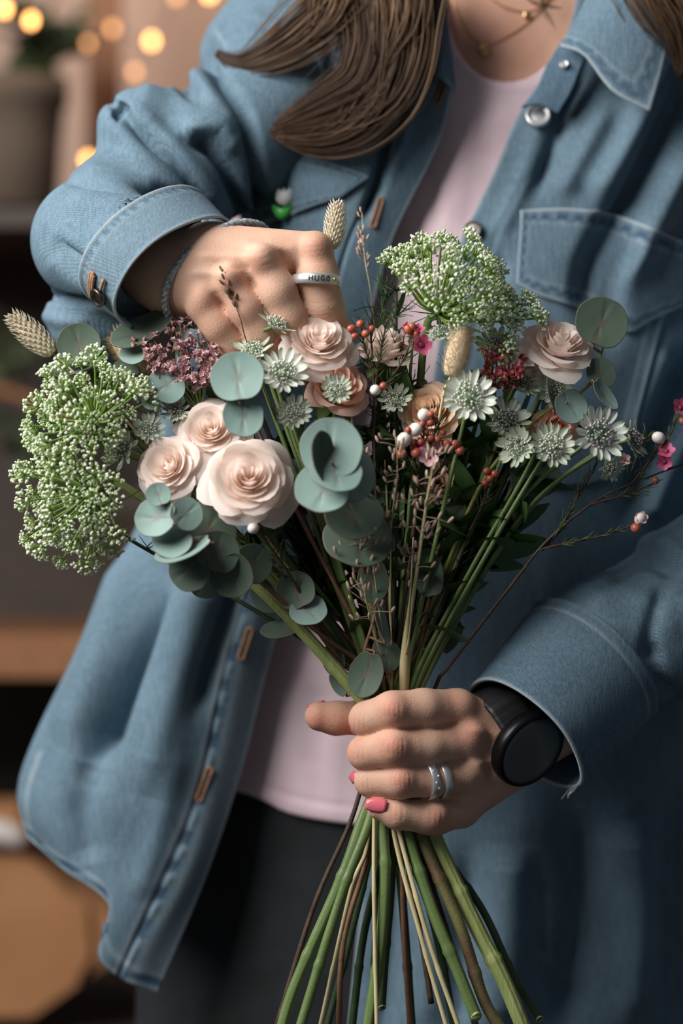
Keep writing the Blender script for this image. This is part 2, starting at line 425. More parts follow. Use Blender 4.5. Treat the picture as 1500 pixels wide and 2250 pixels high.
# tall wooden post and dark shelving
bgbox('wooden_post', 190, 262, -900, 470, 3900, 4000, MAT['wood_warm'], label='warm brown upright wooden post behind the brown plant pot', cat='post', bevel=6)
cab = empty('shelf_unit', U([-150, 3290, 3800]), 'dark wooden shelf unit standing at the left behind the woman', 'shelf')
bgbox('back_panel', -900, 420, 470, 3200, 4300, 4340, MAT['wood_dark'], cab)
bgbox('top_board', -900, 420, 455, 500, 3000, 4300, MAT['wood_dark'], cab, bevel=5)
bgbox('shelf_board', -900, 420, 1395, 1490, 3100, 4300, MAT['wood_warm'], cab, bevel=5)
bgbox('shelf_board', -900, 420, 2270, 2340, 3000, 4300, MAT['wood_dark'], cab, bevel=5)
bgbox('side_panel', 395, 430, 500, 3200, 3100, 4300, MAT['wood_dark'], cab, bevel=5)
pot('basket_pot', 330, 1080, 1390, 165, 150, 3700, MAT['basket'], 'dull brown basket on the shelf board behind the hanging shirt front', 'basket')
bush('shelf_plant', 20, 700, 3600, 110, 35, 110, 36, MAT['bg_leaf_pale'], 'grey green trailing plant on the shelf left of the dried grass spike', -0.4)
bush('trailing_plant', 60, 900, 3700, 90, 21, 120, 30, MAT['bg_leaf'], 'small olive green plant low on the shelf behind the lace flower', -0.5)
# dried twig leaning across the shelf
tw = U(np.array([[-120, 830, 3500], [60, 875, 3500], [220, 950, 3500]])); t_ = tube(crom(tw, 8), [22, 22, 21, 20, 19, 18, 16, 12], 8)
tag(mk('dry_branch', t_[0], t_[1], MAT['wood_warm']), 'thick brown branch lying slantwise on the shelf at the left edge', 'branch')
# paper bag and white bundle in the lower left corner
bag = empty('paper_bag', U([80, 2260, 2900]), 'brown kraft paper bag standing in the lower left corner', 'paper bag')
def prism(pts, d0, d1):
    a = U(np.array([(x, y, d0) for x, y in pts], float)); b = a + np.array([0, d1 - d0, 0]); n = len(pts)
    return np.concatenate([a, b]), [tuple(range(n))[::-1], tuple(range(n, 2 * n))] + [(i, (i + 1) % n, n + (i + 1) % n, n + i) for i in range(n)]
v_, f_ = prism([(-160, 1860), (60, 1880), (150, 1960), (250, 2010), (232, 2120), (70, 2235), (-160, 2240)], 2900, 3250); mk('bag_front', v_, f_, MAT['kraft'], bag, smooth=False)
v_, f_ = prism([(120, 1950), (190, 1990), (200, 2100), (165, 2160)], 2860, 2900); mk('side_fold', v_, f_, MAT['kraft'], bag, smooth=False)
v_, f_ = prism([(-160, 1775), (40, 1775), (66, 1850), (60, 1885), (-160, 1870)], 2930, 3200); mk('folded_top', v_, f_, MAT['kraft'], bag, smooth=False)
pp = crom(U(np.array([[-150, 1830, 2880], [-20, 1828, 2870], [30, 1840, 2870], [42, 1855, 2880]], float)), 12)
v_, f_ = tube(pp, np.linspace(58, 28, 12), 14)
tag(mk('paper_roll', v_, f_, MAT['paper_white']), 'white paper roll lying on top of the kraft paper bag', 'paper roll')
# string of warm fairy lights
def lights(name, pts, label, bulbs):
    root = empty(name, U(pts[0]), label, 'string lights', 'warm fairy lights')
    w = MB(); w.tube(crom(U(np.array(pts, float)), 60), 3, 5); mk('wire', w.V(), w.f, MAT['wire'], root)
    bm_ = {m: mesh_data('bulb', ball((0, 0, 0), 15 * K, 10, 8, (1, 1, 1.3))[0], ball((0, 0, 0), 1, 10, 8)[1], MAT[m]) for m in ('bulb', 'bulb_dim')}
    for x, y, dd, m in bulbs:
        place('bulb', bm_[m], frame(U([x, y, dd]), (0, 0, 1)), root, 1.0 if m == 'bulb' else 0.9)
lights('string_lights', [(-100, 0, 3010), (10, 20, 3010), (68, 45, 3010), (192, 95, 3600), (247, 63, 3650), (333, 90, 3650), (388, -8, 3700), (460, -14, 3600), (560, -60, 3600)],
       'string of glowing warm fairy lights along the top of the wall', [(10, 20, 3000, 'bulb'), (68, 45, 3000, 'bulb'), (38, 22, 3700, 'bulb_dim'), (192, 95, 3590, 'bulb_dim'), (247, 63, 3640, 'bulb_dim'), (333, 90, 3640, 'bulb'), (388, -8, 3690, 'bulb_dim'), (460, -14, 3590, 'bulb')])
lights('string_lights', [(333, 90, 3660), (295, 158, 3700), (230, 260, 3700), (192, 350, 3650), (150, 470, 3700)],
       'drop of two fairy lights hanging down beside the wooden post', [(295, 158, 3690, 'bulb_dim'), (194, 352, 3640, 'bulb')])
lw = bpy.data.lights.new('shop_lamp', 'POINT'); lw.energy = 4.6; lw.color = (1.0, 0.78, 0.58); lw.shadow_soft_size = 0.12
lo_ = bpy.data.objects.new('shop_lamp', lw); COL.objects.link(lo_); lo_.location = WORLD(U([520, -900, 3600]))
# ------------------------------------------------------------------ the person: body
person = empty('person', U([950, 3200, 800]), 'woman in a blue denim shirt arranging and holding the bouquet', 'person')
ROWS = [-700, -420, -250, -120, 0, 120, 300, 600, 1000, 1400, 1800, 2300, 2700]
CX = lambda y: spl(y, ROWS, [1140, 1140, 1138, 1135, 1130, 1122, 1105, 1060, 1010, 980, 950, 940, 935])
HW = lambda y: spl(y, ROWS, [215, 220, 235, 330, 500, 590, 620, 610, 590, 585, 620, 640, 620])
CD = lambda y: spl(y, ROWS, [820, 830, 850, 870, 890, 900, 905, 910, 920, 930, 940, 950, 950])
HD = lambda y: spl(y, ROWS, [220, 225, 235, 270, 325, 365, 405, 420, 400, 380, 380, 380, 360])
def torso(a, y, off=0.0):
    """photo-space point on the torso at angle a (0 = towards the camera, + = image right)"""
    return np.stack([CX(y) + (HW(y) + off) * np.sin(a), y + 0 * a, CD(y) - (HD(y) + off) * np.cos(a)], -1)
def torso_depth(x, y, off=0.0):
    s = np.clip((x - CX(y)) / (HW(y) + off), -0.98, 0.98)
    return CD(y) - (HD(y) + off) * np.sqrt(1 - s * s)

HANDL = dict(  # the hand that grips the stems: joint positions on the photo with depth, and radii
    index=[(1002, 1560, 22, 45), (930, 1556, -32, 42), (862, 1562, -60, 42), (806, 1580, -26, 38), (806, 1594, 40, 33)],
    middle=[(1014, 1634, 14, 46), (938, 1640, -34, 43), (866, 1642, -66, 43), (803, 1654, -28, 38), (806, 1660, 42, 33)],
    ring=[(1018, 1704, 26, 42), (950, 1714, -26, 38), (880, 1715, -54, 38), (814, 1716, -22, 34), (806, 1712, 40, 29)],
    pinky=[(1012, 1776, 50, 42), (958, 1793, 2, 40), (940, 1793, -14, 39), (872, 1788, -38, 33), (832, 1775, -40, 26)],
    thumb=[(1030, 1640, 150, 50), (905, 1602, 128, 46), (795, 1577, 96, 38), (738, 1578, 82, 37), (702, 1574, 76, 33)])
def hand_left(p):
    g = lambda q: U(np.array(q[:3], float))
    H = HANDL
    palm = d_cone(p, U([1135., 1640, 100]), U([1000., 1600, 52]), 74, 52)
    for a, b, ra, rb in (((1130, 1620, 92), (1004, 1562, 26), 62, 44), ((1130, 1640, 90), (1018, 1632, 24), 62, 46), ((1125, 1660, 95), (1022, 1704, 36), 62, 42),
                         ((1120, 1672, 105), (1010, 1772, 60), 60, 42), ((1090, 1690, 125), (995, 1772, 100), 60, 46), ((960, 1640, 125), (985, 1730, 120), 46, 48)):
        palm = smin(palm, d_cone(p, U(np.array(a, float)), U(np.array(b, float)), ra, rb), 26)
    palm = smin(palm, d_cone(p, U([1135., 1640, 100]), U([1290., 1545, 175]), 74, 80), 20)     # wrist into forearm
    palm = smin(palm, d_cone(p, U([1290., 1545, 175]), U([1480., 1420, 260]), 80, 100), 20)
    out = palm
    for nm in ('index', 'middle', 'ring', 'pinky', 'thumb'):
        J = H[nm]; f = None
        for i in range(len(J) - 1):
            c = d_cone(p, g(J[i]), g(J[i + 1]), J[i][3], J[i + 1][3]); f = c if f is None else smin(f, c, 11)
        k = 30 if nm == 'thumb' else 20
        # the finger only blends with the palm near its own root; elsewhere skin meets skin in a crease
        root = g(J[0]); far = np.sqrt(((p - root) ** 2).sum(-1))
        kk = k * np.clip(1.5 - far / 95.0, 0.06, 1)
        h = np.clip(0.5 + 0.5 * (f - out) / kk, 0, 1)
        out = f + (out - f) * h - kk * h * (1 - h)
    for c, r in (((1012, 1548, 0), 26), ((1034, 1612, -8), 28), ((1034, 1690, 2), 24), ((862, 1557, -84), 21), ((867, 1637, -92), 21), ((884, 1709, -76), 18), ((960, 1787, -34), 20)):
        cc = U(np.array(c, float)); out = smin(out, np.sqrt(((p - cc) ** 2).sum(-1)) - r, 22)
    return out
HANDR = dict(
    index=[(690, 552, -18, 43), (698, 612, -22, 43), (708, 668, -12, 42), (735, 735, 34, 38), (745, 790, 70, 30)],
    middle=[(580, 582, -46, 42), (608, 640, -46, 40), (634, 698, -30, 38), (660, 770, 14, 35), (670, 820, 50, 28)],
    ring=[(506, 624, -46, 40), (540, 676, -40, 37), (572, 730, -20, 35), (600, 790, 20, 32), (610, 830, 60, 26)],
    pinky=[(446, 672, -24, 37), (478, 716, -18, 34), (508, 756, 0, 31), (530, 800, 30, 27), (540, 830, 55, 23)])
def hand_right(p):
    V = lambda *q: U(np.array(q, float))
    out = d_cone(p, V(250, 545, 165), V(395, 600, 62), 98, 98)
    out = smin(out, d_cone(p, V(395, 600, 62), V(470, 576, 32), 98, 82), 25)
    for a, b, ra, rb in (((460, 556, 24), (688, 552, -12), 66, 42), ((455, 575, 16), (582, 580, -40), 70, 42), ((440, 600, 16), (508, 622, -38), 74, 41),
                         ((425, 620, 20), (446, 670, -16), 72, 39), ((560, 590, 48), (640, 600, 40), 60, 50), ((430, 630, 60), (520, 730, 90), 60, 40), ((520, 640, 70), (600, 690, 70), 60, 40)):
        out = smin(out, d_cone(p, V(*a), V(*b), ra, rb), 24)
    th = smin(d_cone(p, V(470, 680, 80), V(560, 760, 120), 44, 36), d_cone(p, V(560, 760, 120), V(640, 800, 110), 36, 28), 10)
    out = smin(out, th, 20)
    for nm, J in HANDR.items():
        f = None
        for i in range(len(J) - 1):
            c = d_cone(p, V(*J[i][:3]), V(*J[i + 1][:3]), J[i][3], J[i + 1][3]); f = c if f is None else smin(f, c, 22)
        far = np.sqrt(((p - V(*J[0][:3])) ** 2).sum(-1)); kk = 18 * np.clip(1.15 - far / 62.0, 0.06, 1)
        h = np.clip(0.5 + 0.5 * (f - out) / kk, 0, 1); out = f + (out - f) * h - kk * h * (1 - h)
    for c, r in (((694, 540, -44), 22), ((572, 566, -76), 24), ((500, 606, -74), 20), ((442, 650, -48), 17)):
        cc = V(*c); out = smin(out, np.sqrt(((p - cc) ** 2).sum(-1)) - r, 26)
    return out
def redness(v, spots):
    q = PX(v); r = np.zeros(len(v))
    for x, y, s, a in spots: r += a * np.exp(-(((q[:, 0] - x) ** 2 + (q[:, 1] - y) ** 2) / s ** 2))
    return r
vL, fL = surface(hand_left, U([640., 1870, -140]) , U([1500., 1360, 400]), 4.4)
vL = relax(vL, fL, 2)
wr = []
for x, y in ((858, 1560), (866, 1641), (881, 1713)):                # creases over the middle joints
    for dx in (-17, -9, 0, 9, 17): wr.append(([(x + dx + 2, y - 21), (x + dx * 1.25 - 1, y), (x + dx + 2, y + 21)], 2.8, -1.5))
for x, y in ((958, 1794), (872, 1788)):
    for dx in (-10, 0, 10): wr.append(([(x + dx, y - 18), (x + dx * 1.2, y), (x + dx, y + 18)], 2.8, -1.4))
for x, y in ((790, 1585), (788, 1655), (798, 1717)):
    for dx in (-8, 2, 12): wr.append(([(x + dx, y - 20), (x + dx - 2, y), (x + dx, y + 20)], 2.8, -1.3))
wr += [([(1030, 1600), (1070, 1610), (1100, 1620)], 9, 3.5), ([(1040, 1680), (1080, 1670), (1110, 1665)], 9, 4), ([(1030, 1660), (1060, 1700), (1075, 1735)], 7, 3), ([(1060, 1655), (1080, 1690), (1070, 1720)], 6, -2.5),
       ([(950, 1600), (985, 1592), (1010, 1588)], 6, -4), ([(965, 1680), (1000, 1676), (1030, 1668)], 6, -4), ([(960, 1756), (1000, 1752), (1030, 1745)], 6, -4)]
vL, _ = sculpt(vL, fL, wr)
vR, fR = surface(hand_right, U([180., 880, -150]), U([800., 420, 260]), 4.4)
vR = relax(vR, fR, 2)
wr = [([(520, 530), (600, 548), (660, 540)], 12, 3), ([(430, 560), (500, 565), (565, 562)], 10, 4), ([(420, 600), (460, 600), (500, 606)], 9, 3.5), ([(470, 580), (530, 588), (550, 590)], 8, -3.5),
      ([(610, 552), (640, 570), (652, 596)], 11, -4), ([(535, 592), (550, 614), (562, 640)], 9, -4), ([(468, 640), (482, 660), (496, 684)], 8, -4)]
for k in range(5): wr.append(([(668, 662 + k * 9), (700, 668 + k * 9), (738, 660 + k * 9)], 2.6, -1.2))
for k in range(4): wr.append(([(560 + k * 7, 560 + k * 12), (590 + k * 7, 548 + k * 14)], 2.6, -0.8)); wr.append(([(665, 545 + k * 11), (715, 540 + k * 11)], 2.6, -0.8))
vR, _ = sculpt(vR, fR, wr)
# torso, neck and upper arms as one coarse skin, inside the clothes
na = 48; ys = np.array([-700, -560, -420, -330, -250, -190, -120, -60, 0, 60, 120, 200, 300, 450, 600, 800, 1000, 1200, 1400, 1600, 1800, 2050, 2300, 2700.])
aa = np.arange(na) * 2 * math.pi / na
vT = U(np.concatenate([torso(aa, np.full(na, y), -45.0 * min(1, max(0, (y - 250) / 200))) for y in ys])); fT = []
for i in range(len(ys) - 1):
    for j in range(na): fT.append((i * na + j, (i + 1) * na + j, (i + 1) * na + (j + 1) % na, i * na + (j + 1) % na))
fT = np.array(fT)
def head_sdf(p):
    c = U(np.array([1142., -640, 760])); q = (p - c) / np.array([1.0, 1.22, 1.12]); out = np.sqrt((q * q).sum(-1)) - 285
    V_ = lambda *a: U(np.array(a, float))
    out = smin(out, d_cone(p, V_(1142, -560, 640), V_(1142, -385, 560), 190, 92), 80)      # jaw and chin
    out = smin(out, d_cone(p, V_(1142, -640, 425), V_(1142, -560, 398), 24, 36), 26)         # nose
    out = smin(out, d_cone(p, V_(1142, -470, 452), V_(1142, -462, 448), 44, 44), 40)         # mouth
    for sx in (-1, 1):
        out = smin(out, d_cone(p, V_(1142 + sx * 285, -640, 760), V_(1142 + sx * 290, -560, 745), 42, 30), 18)   # ears
        e = V_(1142 + sx * 105, -650, 418); out = -smin(-out, np.sqrt(((p - e) ** 2).sum(-1)) - 52, 30)
    return smin(out, d_cone(p, V_(1142, -560, 820), V_(1138, -260, 850), 200, 215), 60)
vH, fH = surface(head_sdf, U([780., -230, 330]), U([1500., -1010, 1200]), 22.0)
vH = relax(vH, fH, 2)
def arm(pts):
    v, f = tube(crom(U(np.array([q[:3] for q in pts], float)), 24), crom(np.array([[q[3]] for q in pts], float), 24)[:, 0], 16, caps=False); return v, np.array(f)
aR = arm([(700, 230, 860, 150), (560, 300, 640, 110), (330, 420, 390, 85), (225, 515, 260, 80), (270, 550, 140, 84), (330, 572, 90, 80)])
aL = arm([(1620, 190, 850, 150), (1780, 420, 760, 130), (1780, 900, 600, 112), (1700, 1220, 420, 108), (1560, 1370, 300, 105), (1440, 1446, 245, 95)])
V = []; F = []; n0 = 0
for v, f in ((vT, fT), (vH, fH), aR, aL, (vL, fL), (vR, fR)): V.append(v); F.append(f + n0); n0 += len(v)
V = np.concatenate(V); F = np.concatenate(F)
red = redness(V, [(860, 1560, 30, .55), (866, 1640, 30, .6), (882, 1712, 26, .55), (960, 1795, 26, .5), (872, 1790, 20, .35), (1035, 1615, 36, .45), (1005, 1545, 30, .3), (780, 1600, 30, .35), (775, 1655, 30, .35), (700, 1590, 45, .5),
                  (565, 575, 30, .28), (690, 540, 36, .2), (500, 615, 28, .2), (445, 660, 34, .15), (700, 560, 30, .12), (1110, 110, 120, .25), (1010, 60, 80, .3), (520, 700, 60, .2)])
mk('body', V, F, MAT['skin'], person, attrs={'red': red})
def nail(c, nrm, along, L, W, mat=MAT['nail_pink'], curve=0.35):
    """curved fingernail: c centre, nrm outward, along towards its free edge"""
    M = frame(U(np.array(c, float)), nrm, along); v = []; nu, nv = 7, 8
    for i in range(nu):
        s = i / (nu - 1) * 2 - 1
        for j in range(nv):
            t = j / (nv - 1); w = W * (1 - 0.25 * max(0, t - .55) / .45 - 0.22 * max(0, .25 - t) / .25) * math.sqrt(max(0, 1 - max(0, t - .75) ** 2 * 9))
            v.append((s * w, (t - .5) * 2 * L, -curve * W * s * s + 2.0 - 0.10 * L * (t - .4) ** 2))
    v = np.array(v) @ M[:3, :3].T + M[:3, 3]
    return mk('fingernail', v, grid_faces(nu, nv)[:, ::-1], mat, person, solid=2.5)
nail((826, 1769, -64), (-.15, -1, .12), (-1, 0, .12), 23, 15)
nail((776, 1708, 14), (-1, -.35, .05), (-.25, .9, -.1), 18, 13)
nail((776, 1600, 20), (-1, -.3, -.25), (-.2, .9, -.3), 17, 13)
nail((694, 1548, 84), (-.25, .35, .9), (-1, .15, -.12), 20, 14)

# ------------------------------------------------------------------ clothing: pink t-shirt, black trousers
na, nr = 120, 240
A_ = np.linspace(-2.3, 2.3, na); vv = []
for a in A_:
    x0 = CX(170) + HW(170) * math.sin(a); dx = abs(x0 - 1112)
    top = 181 - 112 * (dx / 138) ** 2.3 if dx < 170 else -20 - 0.25 * (dx - 170)
    top = max(top, -110) if abs(a) < 1.3 else max(top, 120)
    hem = spl(CX(1750) + HW(1750) * math.sin(a), [200, 530, 650, 790, 950, 1600], [1700, 1738, 1788, 1812, 1815, 1760])
    y = np.linspace(top, hem, nr)
    vv.append(torso(np.full(nr, a), y, 14.0 + 6 * np.clip((y - 1100) / 600, 0, 1)))
vt = U(np.concatenate(vv)); ft = grid_faces(na, nr)
vt, _ = sculpt(vt, ft[:, ::-1], [([(1030, 330), (990, 470), (900, 620)], 22, 10), ([(1075, 300), (1010, 520)], 18, -9), ([(960, 400), (915, 520)], 16, -8), ([(1100, 230), (1060, 380), (1000, 560)], 14, 7),
                        ([(640, 1480), (600, 1650), (570, 1760)], 24, 9), ([(700, 1500), (680, 1700)], 22, -9), ([(740, 1600), (730, 1800)], 14, 7), ([(600, 1500), (560, 1720)], 14, -7),
                        ([(1000, 130), (1040, 166), (1112, 192), (1180, 186), (1225, 150)], 9, 5), ([(540, 1705), (650, 1752), (790, 1775)], 4, -4), ([(535, 1725), (650, 1772), (790, 1798)], 14, 4)])
mk('t_shirt', vt, ft[:, ::-1], MAT['pink_jersey'], person, solid=8)
ny = 60; nb = 80
ab = np.linspace(-2.6, 2.6, nb); yb = np.linspace(1600, 2750, ny)
vb = U(np.concatenate([torso(np.full(ny, a), yb, 4.0) for a in ab])); fb = grid_faces(nb, ny)
vb, _ = sculpt(vb, fb[:, ::-1], [([(560, 1850), (520, 2250)], 40, -14), ([(700, 1880), (640, 2250)], 30, 12)])
mk('trousers', vb, fb[:, ::-1], MAT['black_denim'], person)

# ------------------------------------------------------------------ clothing: denim shirt
DEN = MAT['denim']
EDGE_R = lambda y: spl(y, [-200, 60, 235, 290, 370, 450, 560, 800, 1200, 1500, 1880, 2250, 2600], [1290, 1250, 1148, 1120, 1088, 1050, 1000, 955, 900, 855, 803, 764, 735])
na, nr = 150, 420
yr = np.linspace(-180, 2500, nr); vv = []
a0 = np.arcsin(np.clip((EDGE_R(yr) - CX(yr)) / (HW(yr) + 44), -.97, .97))
for t in np.linspace(0, 1, na): vv.append(torso(a0 + (2.2 - a0) * t ** 1.15, yr, 40 + 50 * min(1, t * 4)))
vr_ = U(np.concatenate(vv)); fr_ = grid_faces(na, nr); wr_ = np.zeros(len(vr_))
rs = [([(1520, 150), (1430, 330), (1370, 450), (1300, 590), (1290, 700)], 26, -64), ([(1450, 190), (1370, 340), (1310, 440)], 34, 34), ([(1560, 260), (1480, 400), (1420, 520), (1370, 620)], 30, 40),
      ([(1300, 130), (1225, 280), (1175, 420)], 20, -30), ([(1340, 230), (1270, 360), (1230, 430)], 26, 20), ([(1390, 500), (1340, 620), (1330, 760)], 26, -40), ([(1190, 290), (1140, 420), (1095, 520)], 20, 16), ([(1100, 560), (1080, 700)], 20, -20),
      ([(1520, 790), (1430, 960), (1380, 1130)], 24, -60), ([(1460, 760), (1390, 960)], 20, 20), ([(1530, 900), (1450, 1060), (1420, 1140)], 22, 30),
      ([(1260, 1780), (1275, 2000), (1240, 2280)], 40, -62), ([(1120, 1850), (1110, 2050), (1080, 2280)], 56, 46), ([(1380, 1800), (1400, 2000), (1370, 2280)], 46, 46), ([(1500, 1700), (1500, 2280)], 34, -50), ([(1180, 1900), (1190, 2280)], 24, -20),
      ([(880, 1850), (850, 2280)], 30, -24), ([(960, 1850), (930, 2280)], 34, 18), ([(1030, 1880), (1000, 2280)], 24, -24)]
vr_, wr_ = sculpt(vr_, fr_[:, ::-1], rs, wear_shade=wr_)
edge = EDGE_R(PX(vr_)[:, 1]); q = PX(vr_)
dd = q[:, 0] - edge
wr_ += 0.35 * np.exp(-(dd / 7) ** 2) - 0.10 * np.exp(-((dd - 70) / 10) ** 2)
vr_[:, 1] += 5 * np.exp(-((dd - 74) / 5) ** 2)                        # placket seam groove
shirt = mk('denim_shirt', vr_, fr_[:, ::-1], DEN, person, attrs={'wear_shade': wr_}, solid=9)
shirt['label'] = 'worn blue denim overshirt hanging open'

LP = [[(560, -70, 600), (660, -80, 540), (760, -80, 500), (840, -80, 480), (900, -80, 470), (960, -80, 470)],
      [(440, 108, 640), (520, 60, 520), (640, 80, 470), (760, 100, 440), (880, 120, 425), (992, 150, 425)],
      [(500, 320, 600), (590, 320, 470), (700, 310, 430), (800, 310, 415), (880, 305, 415), (968, 305, 432)],
      [(520, 520, 600), (610, 520, 465), (690, 530, 425), (755, 530, 415), (805, 535, 422), (857, 540, 442)],
      [(380, 800, 680), (440, 800, 540), (540, 800, 465), (640, 800, 445), (720, 800, 445), (790, 800, 458)],
      [(300, 1150, 690), (372, 1150, 540), (470, 1150, 475), (550, 1150, 458), (620, 1150, 476), (690, 1150, 510)],
      [(185, 1400, 680), (262, 1400, 540), (360, 1400, 482), (450, 1400, 470), (530, 1405, 492), (604, 1410, 530)],
      [(75, 1620, 650), (150, 1650, 530), (265, 1665, 478), (370, 1685, 470), (455, 1700, 492), (535, 1680, 536)],
      [(38, 1740, 640), (105, 1790, 530), (220, 1840, 482), (320, 1890, 470), (395, 1940, 490), (455, 1920, 530)],
      [(58, 1838, 640), (140, 1912, 540), (238, 1988, 492), (216, 2095, 474), (262, 2148, 486), (345, 2182, 520)]]
nv_, nu_ = 330, 130
vl_ = sheet(LP, nv_, nu_); fl_ = grid_faces(nv_, nu_); wl_ = np.zeros(len(vl_))
ls = [([(356, 1160), (312, 1350), (252, 1530), (205, 1680)], 34, -125), ([(280, 1200), (210, 1450), (130, 1640)], 34, 30), ([(450, 1240), (385, 1480), (320, 1750)], 50, 40),
      ([(525, 1280), (475, 1420), (430, 1560)], 22, -44), ([(205, 1680), (180, 1790), (200, 1900)], 34, -26), ([(400, 1640), (340, 1850), (300, 1980)], 30, 12),
      ([(895, 120), (862, 250), (832, 390), (800, 480)], 12, -50), ([(915, 160), (890, 280), (860, 380)], 14, 14), ([(560, 140), (600, 250), (640, 330)], 14, -30), ([(590, 130), (640, 220), (680, 300)], 14, 20), ([(720, 100), (735, 200), (730, 290)], 14, -26),
      ([(640, 110), (655, 190), (675, 270)], 12, -28), ([(480, 130), (545, 250), (590, 380), (600, 520)], 16, -44), ([(540, 30), (610, 60), (700, 70)], 16, 12), ([(700, 150), (690, 250)], 16, 18), ([(770, 120), (770, 260)], 18, 16), ([(520, 130), (560, 220), (600, 310)], 4, 2, .3), ([(470, 60), (500, 110), (515, 150)], 4, 2, .2)]
vl_, wl_ = sculpt(vl_, fl_, ls, wear_shade=wl_)
# seams: placket line 75 px inside the front edge, hem line; puckered and faded
G = np.arange(nv_ * nu_).reshape(nv_, nu_)
u_i = np.linspace(0, 1, nu_)
P2 = PX(vl_).reshape(nv_, nu_, 2)
dE = np.linalg.norm(P2 - P2[:, -1:, :], axis=2); dH = np.linalg.norm(P2 - P2[-1:, :, :], axis=2); dL = np.linalg.norm(P2 - P2[:, :1, :], axis=2)
yy = P2[..., 1]
puck = 0.5 + 0.5 * np.sin(yy / 13.0 + 2.0 * np.sin(yy / 61.0))
low = np.clip((yy - 1200) / 100, 0, 1)
groove = np.exp(-((dE - 92) / 5) ** 2) * (yy > 150)
vl3 = vl_.reshape(nv_, nu_, 3)
vl3[..., 1] += 7 * groove - 5 * np.exp(-((dE - 55) / 26) ** 2) * low
vl3[..., 1] += (np.exp(-((dE - 84) / 9) ** 2) * low + np.exp(-((dH - 22) / 10) ** 2)) * (puck - 0.5) * 7
w3 = wl_.reshape(nv_, nu_)
w3 += 0.55 * np.exp(-(dE / 6) ** 2) + 0.30 * np.exp(-((dE - 100) / 7) ** 2) * low - 0.85 * np.exp(-((dE - 82) / 9) ** 2) * (puck > .62) * low
w3 += 0.5 * np.exp(-(dH / 8) ** 2) * (0.5 + 0.5 * puck) - 0.9 * np.exp(-((dH - 20) / 8) ** 2) * (puck > .6) + 0.25 * np.exp(-((dH - 36) / 6) ** 2)
w3 += 0.18 * low * np.exp(-((dE - 45) / 40) ** 2)
w3 += 0.25 * np.exp(-((dL - 26) / 6) ** 2) * (yy > 1650)
mk('front_panel', vl3.reshape(-1, 3), fl_, DEN, shirt, attrs={'wear_shade': w3.ravel()}, solid=9)

def cuff_frame(c, M, Nn):
    c, m, n = U(np.array(c, float)), np.array([M[0], M[2], -M[1]], float), np.array([Nn[0], Nn[2], -Nn[1]], float)
    ax = np.cross(m, n); ax /= np.linalg.norm(ax)
    return c, m, n, ax
# raised sleeve (image left)
cR, mR, nR, axR = cuff_frame((388, 604, 12), (108, -118, 0), (-68, -28, -136))
if axR[0] < 0: axR = -axR
def sleeve_right(p):
    V = lambda *q: U(np.array(q, float))
    out = d_cone(p, V(600, 250, 560), V(250, 470, 300), 190, 132)
    out = smin(out, d_cone(p, V(208, 528, 220), cR + 0 * p[0, 0, 0], 146, 138), 34)
    out = smin(out, d_cone(p, V(300, 285, 360), V(300, 290, 360), 92, 92), 50)
    out = smin(out, d_cone(p, V(215, 690, 330), V(300, 640, 240), 120, 110), 40)
    cut = (p - cR) @ axR
    out = np.maximum(out, cut + 60)
    hole = d_cone(p, cR - axR * 120, cR + axR * 60, 96, 130)
    return np.maximum(out, -hole)
vS, fS = surface(sleeve_right, U([0., 960, -200]), U([800., 40, 720]), 5.2)
vS = relax(vS, fS, 3)
st = [([(300, 190), (380, 220), (470, 300)], 40, 20), ([(285, 230), (370, 318), (440, 390), (480, 450)], 24, 22), ([(235, 255), (300, 335), (370, 400), (420, 450)], 24, 18),
      ([(245, 222), (305, 288), (390, 362), (435, 425), (468, 492)], 10, -36), ([(250, 235), (275, 250)], 18, -26),
      ([(400, 285), (470, 285), (525, 335)], 22, 22), ([(420, 300), (465, 325), (505, 375), (530, 440), (545, 500)], 16, -52), ([(470, 330), (520, 400), (560, 480)], 14, 18),
      ([(380, 150), (405, 185), (440, 215)], 14, -36), ([(440, 110), (480, 170), (540, 260), (570, 400), (578, 500)], 13, -48), ([(410, 130), (450, 200), (520, 290)], 22, 16),
      ([(150, 400), (240, 415), (330, 428), (410, 450)], 9, -22), ([(150, 440), (250, 452), (340, 460)], 24, 14), ([(180, 370), (270, 390), (350, 405)], 24, 12), ([(362, 425), (400, 455), (450, 485)], 18, -44),
      ([(150, 535), (195, 572), (232, 600)], 8, -20), ([(120, 500), (170, 530), (215, 560)], 22, 12), ([(110, 560), (160, 610), (205, 630)], 24, 10), ([(95, 648), (150, 660), (212, 668)], 9, -26), ([(85, 690), (140, 705), (200, 705)], 16, 10)]
vS, wS = sculpt(vS, fS, st)
mk('sleeve', vS, fS, DEN, shirt, attrs={'wear_shade': wS})
def cuff(name, c, m, n, ax, length, flare, wear_shade_fun, tilt=0.0):
    nu, nv = 160, 36; V = []; wear_shade = []; uv = []
    for i in range(nu):
        a = 2 * math.pi * i / nu
        for j in range(nv):
            t = j / (nv - 1); r = 1 + flare * t - 0.02 * math.exp(-((t - .9) / .06) ** 2) + 0.012 * math.sin(a * 5 + 1) * (1 - t) + .02 * math.sin(3 * a + 2)
            lip = 0.018 * math.exp(-((t - .03) / .035) ** 2)
            V.append(c - ax * length * t * (1 + tilt * math.cos(a)) + (m * math.cos(a) + n * math.sin(a)) * (r + lip)); wear_shade.append(wear_shade_fun(a, t)); uv.append((a * 160, t * length))
    f = grid_faces(nu, nv, wrap=True)
    return mk(name, np.array(V), f, DEN, shirt, attrs={'wear_shade': np.array(wear_shade)}, uv=np.array(uv), solid=-9)
